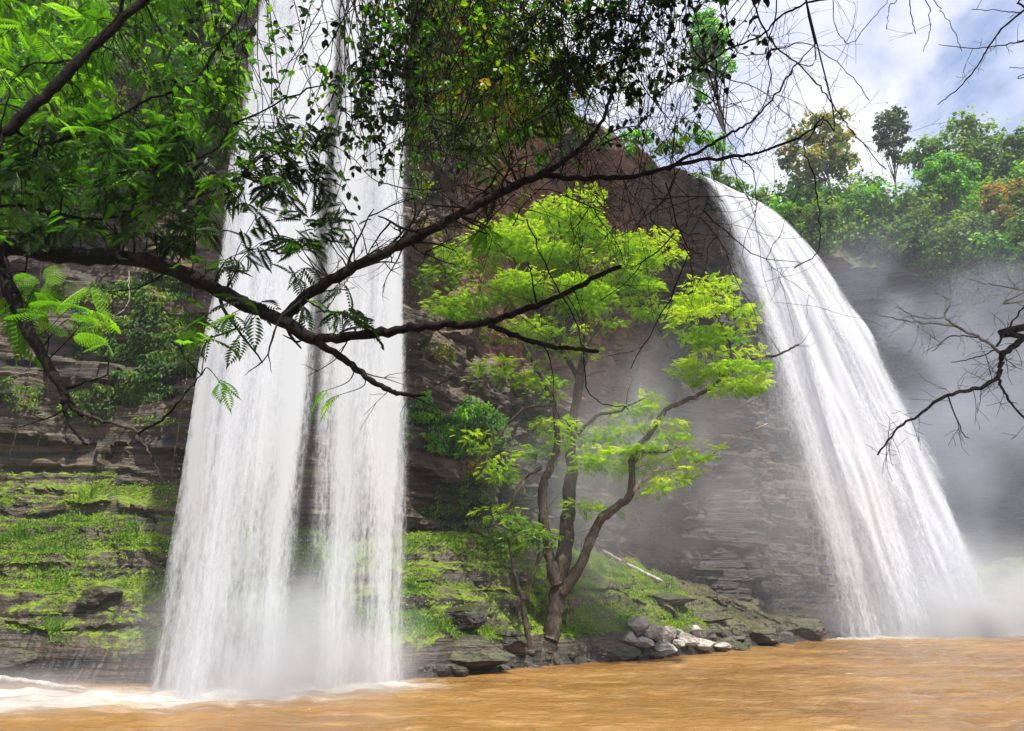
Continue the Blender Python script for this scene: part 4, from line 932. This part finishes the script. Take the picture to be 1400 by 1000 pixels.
def near_tree():
    base = np.array((-6.9, 4.6, near_z(-6.9, 4.6) + 1.0)); base[2] = .3
    root = empty('overhanging_tree', base); tag(root, 'large dark tree leaning in from the left with ferny leaves and a long crooked limb', 'tree')
    K = Canopy(root, base, 5); tb = Tubes(); rng = K.rng
    tp = np.array([base - (0, 0, 1.2), base + (.1, .1, 2), base + (.3, .3, 4.2), base + (.7, .4, 6.6), base + (1.5, .6, 9.4)])
    trunk = tb.add(tp - base, .30, .16, 14, 24, .012, rng) + base; K.nodes.append(trunk); tb.build('trunk', M_SHADEBARK, root)
    ptr = lambda z: trunk[np.abs(trunk[:, 2] - z).argmin()]
    # limbs that cross the view
    K.limb([(0, 336), (60, 346), (120, 351), (180, 354), (235, 368), (290, 393), (340, 419), (385, 440), (430, 466)], 5.5, 5.2, 27, 17, twigs=16, tl=(.25, .8), ext=[ptr(4.7), (ptr(4.7) + at(0, 336, 5.5)) / 2 + (0, 0, -.08)], droop=.02)
    K.limb([(386, 438), (420, 405), (470, 373), (520, 348), (570, 325), (620, 297), (670, 272), (715, 250), (748, 235)], 5.25, 5.0, 16, 11, twigs=26, tl=(.3, .9), updir=.3, depth=2)
    K.limb([(740, 240), (790, 244), (850, 243), (900, 234), (947, 221), (1010, 214), (1043, 207), (1100, 184), (1128, 160)], 5.0, 4.9, 9, 2.2, twigs=22, tl=(.3, .9), depth=2)
    K.limb([(905, 232), (960, 205), (1000, 182), (1030, 164), (1060, 130), (1085, 95), (1113, 60)], 4.95, 4.8, 5, 1.6, twigs=9, tl=(.25, .6), depth=1)
    K.limb([(750, 234), (785, 210), (815, 180), (830, 145), (848, 95), (868, 45), (890, -30)], 5.0, 4.9, 8, 3, twigs=16, tl=(.3, .8), depth=2)
    K.limb([(426, 464), (480, 461), (540, 452), (600, 446), (650, 443), (690, 433), (740, 415), (790, 393), (850, 363)], 5.2, 5.0, 15, 6, twigs=9, tl=(.2, .6), wob=.008)
    K.limb([(668, 445), (705, 459), (740, 470), (780, 477), (818, 480)], 5.05, 4.95, 8, 5, twigs=1)
    K.limb([(428, 466), (470, 490), (500, 515), (530, 533), (555, 540), (582, 541)], 5.2, 5.1, 11, 4, twigs=5, tl=(.25, .6), droop=.06)
    K.limb([(-5, 345), (5, 380), (25, 422), (50, 472), (75, 516), (95, 550), (112, 566)], 5.45, 5.2, 23, 6, twigs=4, tl=(.2, .5))
    K.limb([(100, 560), (125, 570), (150, 578), (185, 589), (205, 622), (222, 663)], 5.2, 5.15, 6, 2, mat=M_BARETWIG, twigs=3, tl=(.15, .35))  # lit tip, its light carried by a paler bark colour
    K.limb([(88, 543), (90, 566), (104, 590), (118, 609)], 5.2, 5.15, 8, 3)
    K.limb([(92, 532), (115, 522), (150, 512)], 5.2, 5.1, 5, 1.6)
    K.limb([(188, 594), (225, 570), (252, 540), (275, 514)], 5.15, 5.1, 4, 1.5)
    K.limb([(-40, 224), (0, 187), (45, 146), (90, 103), (140, 51), (195, 0), (250, -55)], 5.0, 5.1, 18, 13, twigs=12, tl=(.3, .8), ext=[ptr(6.0)])
    K.limb([(0, 218), (60, 198), (100, 186), (160, 160), (200, 137), (250, 121), (275, 100), (300, 60), (335, 10), (350, -40)], 5.2, 5.4, 7, 3, twigs=18, tl=(.3, .9), ext=[ptr(6.0)], depth=2)
    K.limb([(150, 238), (230, 228), (290, 208), (305, 190), (318, 168)], 5.3, 5.3, 4, 1.4, twigs=4, tl=(.2, .4))
    K.limb([(0, 282), (70, 292), (140, 300), (215, 285), (290, 262), (330, 240)], 5.6, 5.5, 6, 2, twigs=9, tl=(.3, .7), ext=[ptr(5.0)])
    # limb high overhead, out of the frame, that the hanging twigs come from
    hi = np.array([ptr(9.0), (-3.8, 4.9, 9.1), (-1.5, 5.2, 9.5), (1.0, 5.3, 9.7), (3.4, 5.2, 9.8), (5.6, 5.0, 10.2)])
    t2 = Tubes(); c = t2.add(hi - base, .16, .05, 10, 36, .01, rng) + base; K.nodes.append(c); hic = c; t2.build('branch', M_SHADEBARK, root)
    # dense twig net through the upper middle
    T = Tubes(); r2 = np.random.default_rng(92)
    for _ in range(110):
        x = r2.normal(760, 110); Y = r2.uniform(4.6, 5.8); p = at(x, r2.uniform(-60, 130), Y); d = np.array((r2.normal(0, .6), r2.normal(0, .3), -1.0))
        K.grow(T, p, d, r2.uniform(.5, 1.5), r2.uniform(.004, .009), 2, r2, .0, .34, 3)
    for _ in range(60):
        x = r2.uniform(560, 1000); p = at(x, r2.uniform(150, 330), r2.uniform(4.7, 5.4)); d = r2.normal(0, 1, 3) * (1, .5, .8)
        K.grow(T, p, d, r2.uniform(.4, 1.2), r2.uniform(.0035, .007), 2, r2, .0, .34, 2)
    for _ in range(34):
        x = r2.uniform(540, 980); p = at(x, r2.uniform(60, 240), r2.uniform(4.7, 5.4)); d = np.array((r2.normal(0, .35), 0, -1.0))
        K.grow(T, p, d, r2.uniform(.8, 1.9), .004, 1, r2, .01, .22, 2)
    T.build('branch', M_SHADEBARK, root)
    # twigs against the sky
    for i, (pts, w0, w1, tw) in enumerate([
        ([(1150, -30), (1100, 6), (1070, 20), (1045, 46), (1000, 66), (960, 90), (900, 128)], 5, 2, 7), ([(1018, -20), (1045, 40), (1065, 68), (1100, 96), (1130, 130), (1145, 152), (1165, 180), (1210, 232)], 4, 1.2, 9),
        ([(1060, -20), (1050, 60), (1054, 110), (1040, 150), (1015, 190)], 3, 1.2, 5), ([(1113, 58), (1085, 90), (1070, 130), (1058, 170)], 2.4, 1.1, 3), ([(1136, 140), (1125, 165), (1100, 200), (1112, 240), (1120, 300), (1118, 345), (1085, 368)], 2.6, 1.3, 2),
        ([(1220, -30), (1216, 10), (1212, 40)], 2.2, 1.1, 0), ([(1232, -30), (1245, 18), (1252, 45)], 2.4, 1.2, 1), ([(1255, -20), (1270, 25), (1272, 40), (1262, 70)], 2.2, 1.0, 1), ([(1268, -20), (1290, 20), (1306, 45), (1314, 70)], 1.8, .9, 0),
        ([(985, -30), (1000, 60), (1035, 75), (1100, 60), (1160, 100), (1190, 140)], 2.6, 1.0, 6), ([(1130, -30), (1140, 30), (1160, 60), (1190, 30), (1215, 0)], 1.8, 1.0, 2), ([(940, -30), (960, 60), (985, 150), (1020, 200)], 3, 1.2, 6)]):
        K.limb(pts, 4.9, 4.8, w0 * .85, w1 * 1.1, twigs=tw, tl=(.2, .6), keep=False, seed=i, ext=[hic[((hic - at(pts[0][0], pts[0][1], 4.9)) ** 2).sum(1).argmin()]])
    for i, pts in enumerate([[(930, 230), (905, 275), (890, 300), (940, 345), (948, 395)], [(910, 250), (935, 330), (960, 350)], [(940, 350), (910, 420), (862, 505)], [(720, 300), (745, 360), (790, 450), (807, 540), (860, 560)], [(1010, 215), (1030, 235), (1034, 290)]]):
        K.limb(pts, 4.9, 4.9, 2.2, 1.2, twigs=3, tl=(.15, .5), keep=False, seed=40 + i)
    # ferny leaves
    K.fronds((-20, 170, 250, 330), 560, (4.9, 6.2), .19, .42, 301)
    K.fronds((-20, -40, 130, 190), 440, (5.2, 7.0), .20, .84, 302)
    K.fronds((110, -30, 340, 200), 420, (5.2, 7.2), .19, .64, 303)
    K.fronds((180, 150, 330, 340), 170, (5.0, 6.0), .22, .40, 304)
    K.fronds((345, 170, 470, 345), 210, (4.9, 5.6), .20, .16, 305)
    K.fronds((45, 360, 140, 440), 24, (4.9, 5.4), .27, .98, 306, 3, T_BIPIN, hang=.5)
    K.fronds((0, 360, 90, 430), 18, (5.2, 6.0), .36, .80, 307)
    K.fronds((120, 450, 155, 490), 3, (5.0, 5.1), .27, 1.0, 308, 3, T_BIPIN, hang=.4)
    K.fronds((240, 430, 335, 500), 20, (5.0, 5.4), .24, .72, 309, 4, T_FROND2)
    K.fronds((290, 515, 320, 530), 3, (5.0, 5.1), .22, .8, 310, 3, T_FROND2)
    K.fronds((430, 525, 495, 545), 4, (5.0, 5.1), .20, .9, 311, 2, T_FROND2)
    K.fronds((280, 340, 500, 440), 44, (4.9, 5.4), .22, .34, 312, 4, T_FROND2)
    K.fronds((430, 400, 500, 450), 10, (4.9, 5.3), .26, .30, 313)
    K.fronds((620, 20, 780, 220), 110, (5.4, 6.4), .24, .55, 314)
    K.fronds((600, 250, 680, 330), 10, (5.2, 5.8), .24, .45, 315)
    # broad leaves on hanging stems
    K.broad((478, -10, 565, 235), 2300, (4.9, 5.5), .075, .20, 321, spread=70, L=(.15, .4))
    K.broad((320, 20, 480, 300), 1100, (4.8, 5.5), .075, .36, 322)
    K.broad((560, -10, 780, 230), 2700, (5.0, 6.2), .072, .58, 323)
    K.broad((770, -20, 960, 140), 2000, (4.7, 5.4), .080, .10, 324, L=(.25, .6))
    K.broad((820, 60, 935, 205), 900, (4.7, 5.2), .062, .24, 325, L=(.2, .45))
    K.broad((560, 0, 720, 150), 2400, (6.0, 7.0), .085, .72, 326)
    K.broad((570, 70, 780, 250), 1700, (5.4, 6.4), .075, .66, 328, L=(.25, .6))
    K.broad((300, 240, 370, 320), 120, (4.9, 5.2), .055, .40, 327, top=120, L=(.15, .35))
    # added crown overhead, above the frame and unseen, shaped to shade the near limbs
    rc = np.random.default_rng(340); P, D, N, S_ = [], [], [], []; T = Tubes()
    for _ in range(230):
        x, y = rc.uniform(1.8, 8.0), rc.uniform(-3.5, 5.0); e = np.array((x, y, max(2.9 + 1.10 * y, 8.2) + rc.uniform(.3, 3.0))); o = hic[((hic - e) ** 2).sum(1).argmin()]
        c = T.add(np.array([o, (o + e) / 2 + (0, 0, .2), e]) - base, .02, .005, 4, 8) + base
        for k in range(9): P.append(c[-1 - k % 4]); D.append(rc.normal(0, 1, 3) * (1, 1, .3)); N.append(rc.normal(0, .3, 3) + (0, 0, 1)); S_.append(rc.uniform(.5, .9))
    V, F, idx = scatter(T_SPRAY[0] * (1, 1, 1), T_SPRAY[1], np.array(P), frames(np.array(D), np.array(N)), np.array(S_))
    o = mk('crown', V - base, F, G_FRND, root, smooth=False, attrs={'tone': np.clip(rc.normal(.4, .15, len(P)), 0, 1)[idx]}); T.build('twigs', M_SHADEBARK, o)
near_tree()

def bare_tree():
    base = np.array((8.6, 4.4, .2)); root = empty('bare_tree', base); tag(root, 'leafless tree reaching in from the right with thin crooked thorny twigs', 'tree')
    K = Canopy(root, base, 6); tb = Tubes()
    tr = tb.add(np.array([(0, 0, -.6), (-.1, .1, 2), (.05, .2, 4), (-.3, .3, 6.5), (-.6, .4, 9)]), .20, .07, 12, 24, .012, K.rng) + base; K.nodes.append(tr); tb.build('trunk', M_BARETWIG, root)
    ptr = lambda z: tr[np.abs(tr[:, 2] - z).argmin()]
    def L(pts, w0, w1, tw, mat=M_BARETWIG, ext=None, tl=(.08, .3), seed=0): K.limb(pts, 4.7, 4.6, w0, w1, mat, twigs=tw, tl=tl, ext=ext, seed=seed, wob=.004)
    L([(1440, 440), (1400, 462), (1380, 478), (1371, 484), (1368, 503), (1358, 521), (1330, 533), (1296, 541), (1260, 565), (1230, 585), (1199, 622)], 10, 2, 34, ext=[ptr(4.6)], seed=1)
    L([(1371, 484), (1336, 460), (1307, 446), (1292, 432), (1300, 415), (1289, 404)], 4.5, 1.4, 9, seed=2, mat=M_PALEBARK)
    L([(1307, 446), (1263, 442), (1230, 437), (1202, 431)], 2.6, 1.1, 9, seed=3, mat=M_PALEBARK)
    L([(1292, 434), (1260, 435), (1240, 428), (1224, 418)], 2.2, 1.0, 5, seed=4, mat=M_PALEBARK)
    L([(1362, 474), (1385, 440), (1405, 415)], 3, 1.5, 4, seed=5)
    L([(1364, 518), (1376, 542), (1400, 572), (1430, 590)], 3.5, 2, 7, seed=6)
    L([(1440, 402), (1400, 397), (1360, 390), (1319, 381)], 3, 1.2, 8, seed=7, mat=M_PALEBARK, ext=[ptr(5.4)])
    L([(1336, 462), (1300, 460), (1275, 482)], 2, 1, 3, seed=8)
    L([(1364, 478), (1330, 490), (1302, 496)], 2, 1, 4, seed=9)
    L([(1440, -15), (1400, 14), (1370, 40), (1345, 75), (1325, 106), (1300, 130), (1280, 143)], 4, 1.3, 5, ext=[ptr(8)], seed=10)
    L([(1440, 48), (1400, 56), (1370, 62), (1330, 66), (1283, 62)], 3, 1.1, 6, ext=[ptr(7.6)], seed=11)
    L([(1395, 18), (1370, 15), (1327, 13)], 2, 1, 3, seed=12)
    L([(1440, 100), (1410, 95), (1380, 92)], 2, 1, 2, ext=[ptr(7.2)], seed=13)
    L([(1296, 541), (1315, 590), (1325, 600)], 2, 1, 3, seed=14)
bare_tree()
# ------------------------------------------------------------------ spray and air
mist((-5.6, 17.4, .2), (5.0, 3.0, 4.2), 1.7, .55, 'white spray boiling up where the twin falls land')
mist((-10.5, 15.0, 0), (5.0, 2.4, 1.1), .8, .9, 'low white spray drifting over the water on the left')
mist((27.0, 44.2, 1.0), (14, 7.0, 8.0), .7, .22, 'pale spray cloud at the landing of the far fall')
mist((4.2, 26.5, 7.2), (7.5, 5.5, 8.5), .40, .26, 'thin drifting spray around the spreading tree', .42, .72)
mist((16.0, 38.5, 9.0), (9, 6, 14), .10, .16, 'spray veil on the near side of the far fall')
mist((34.0, 50.0, 16.0), (21, 10.0, 22), .15, .12, 'bluish spray hanging before the far cliff wall', .42, .62, tint=(.80, .85, 1.0))
mist((24.5, 43.3, .4), (9.5, 3.5, 3.6), 1.6, .4, 'bright white splash where the far fall strikes the pool')
def haze():
    m, n = new_mat('haze_air')
    n.set(n.out, 'Volume', n.node('ShaderNodeVolumePrincipled', {'Color': (.80, .86, 1.0, 1), 'Density': .0007, 'Anisotropy': 0.0}))
    lo, hi = np.array((-75, -62, -9.)), np.array((120, 150, 75.))
    V = np.array([[(lo, hi)[i][0], (lo, hi)[j][1], (lo, hi)[k][2]] for i in (0, 1) for j in (0, 1) for k in (0, 1)])
    F = np.array([(0, 1, 3, 2), (4, 6, 7, 5), (0, 4, 5, 1), (2, 3, 7, 6), (0, 2, 6, 4), (1, 5, 7, 3)])
    o = mk('haze', V, F, m, smooth=False); tag(o, 'thin bluish haze filling the gorge', 'haze', kind='stuff')
haze()
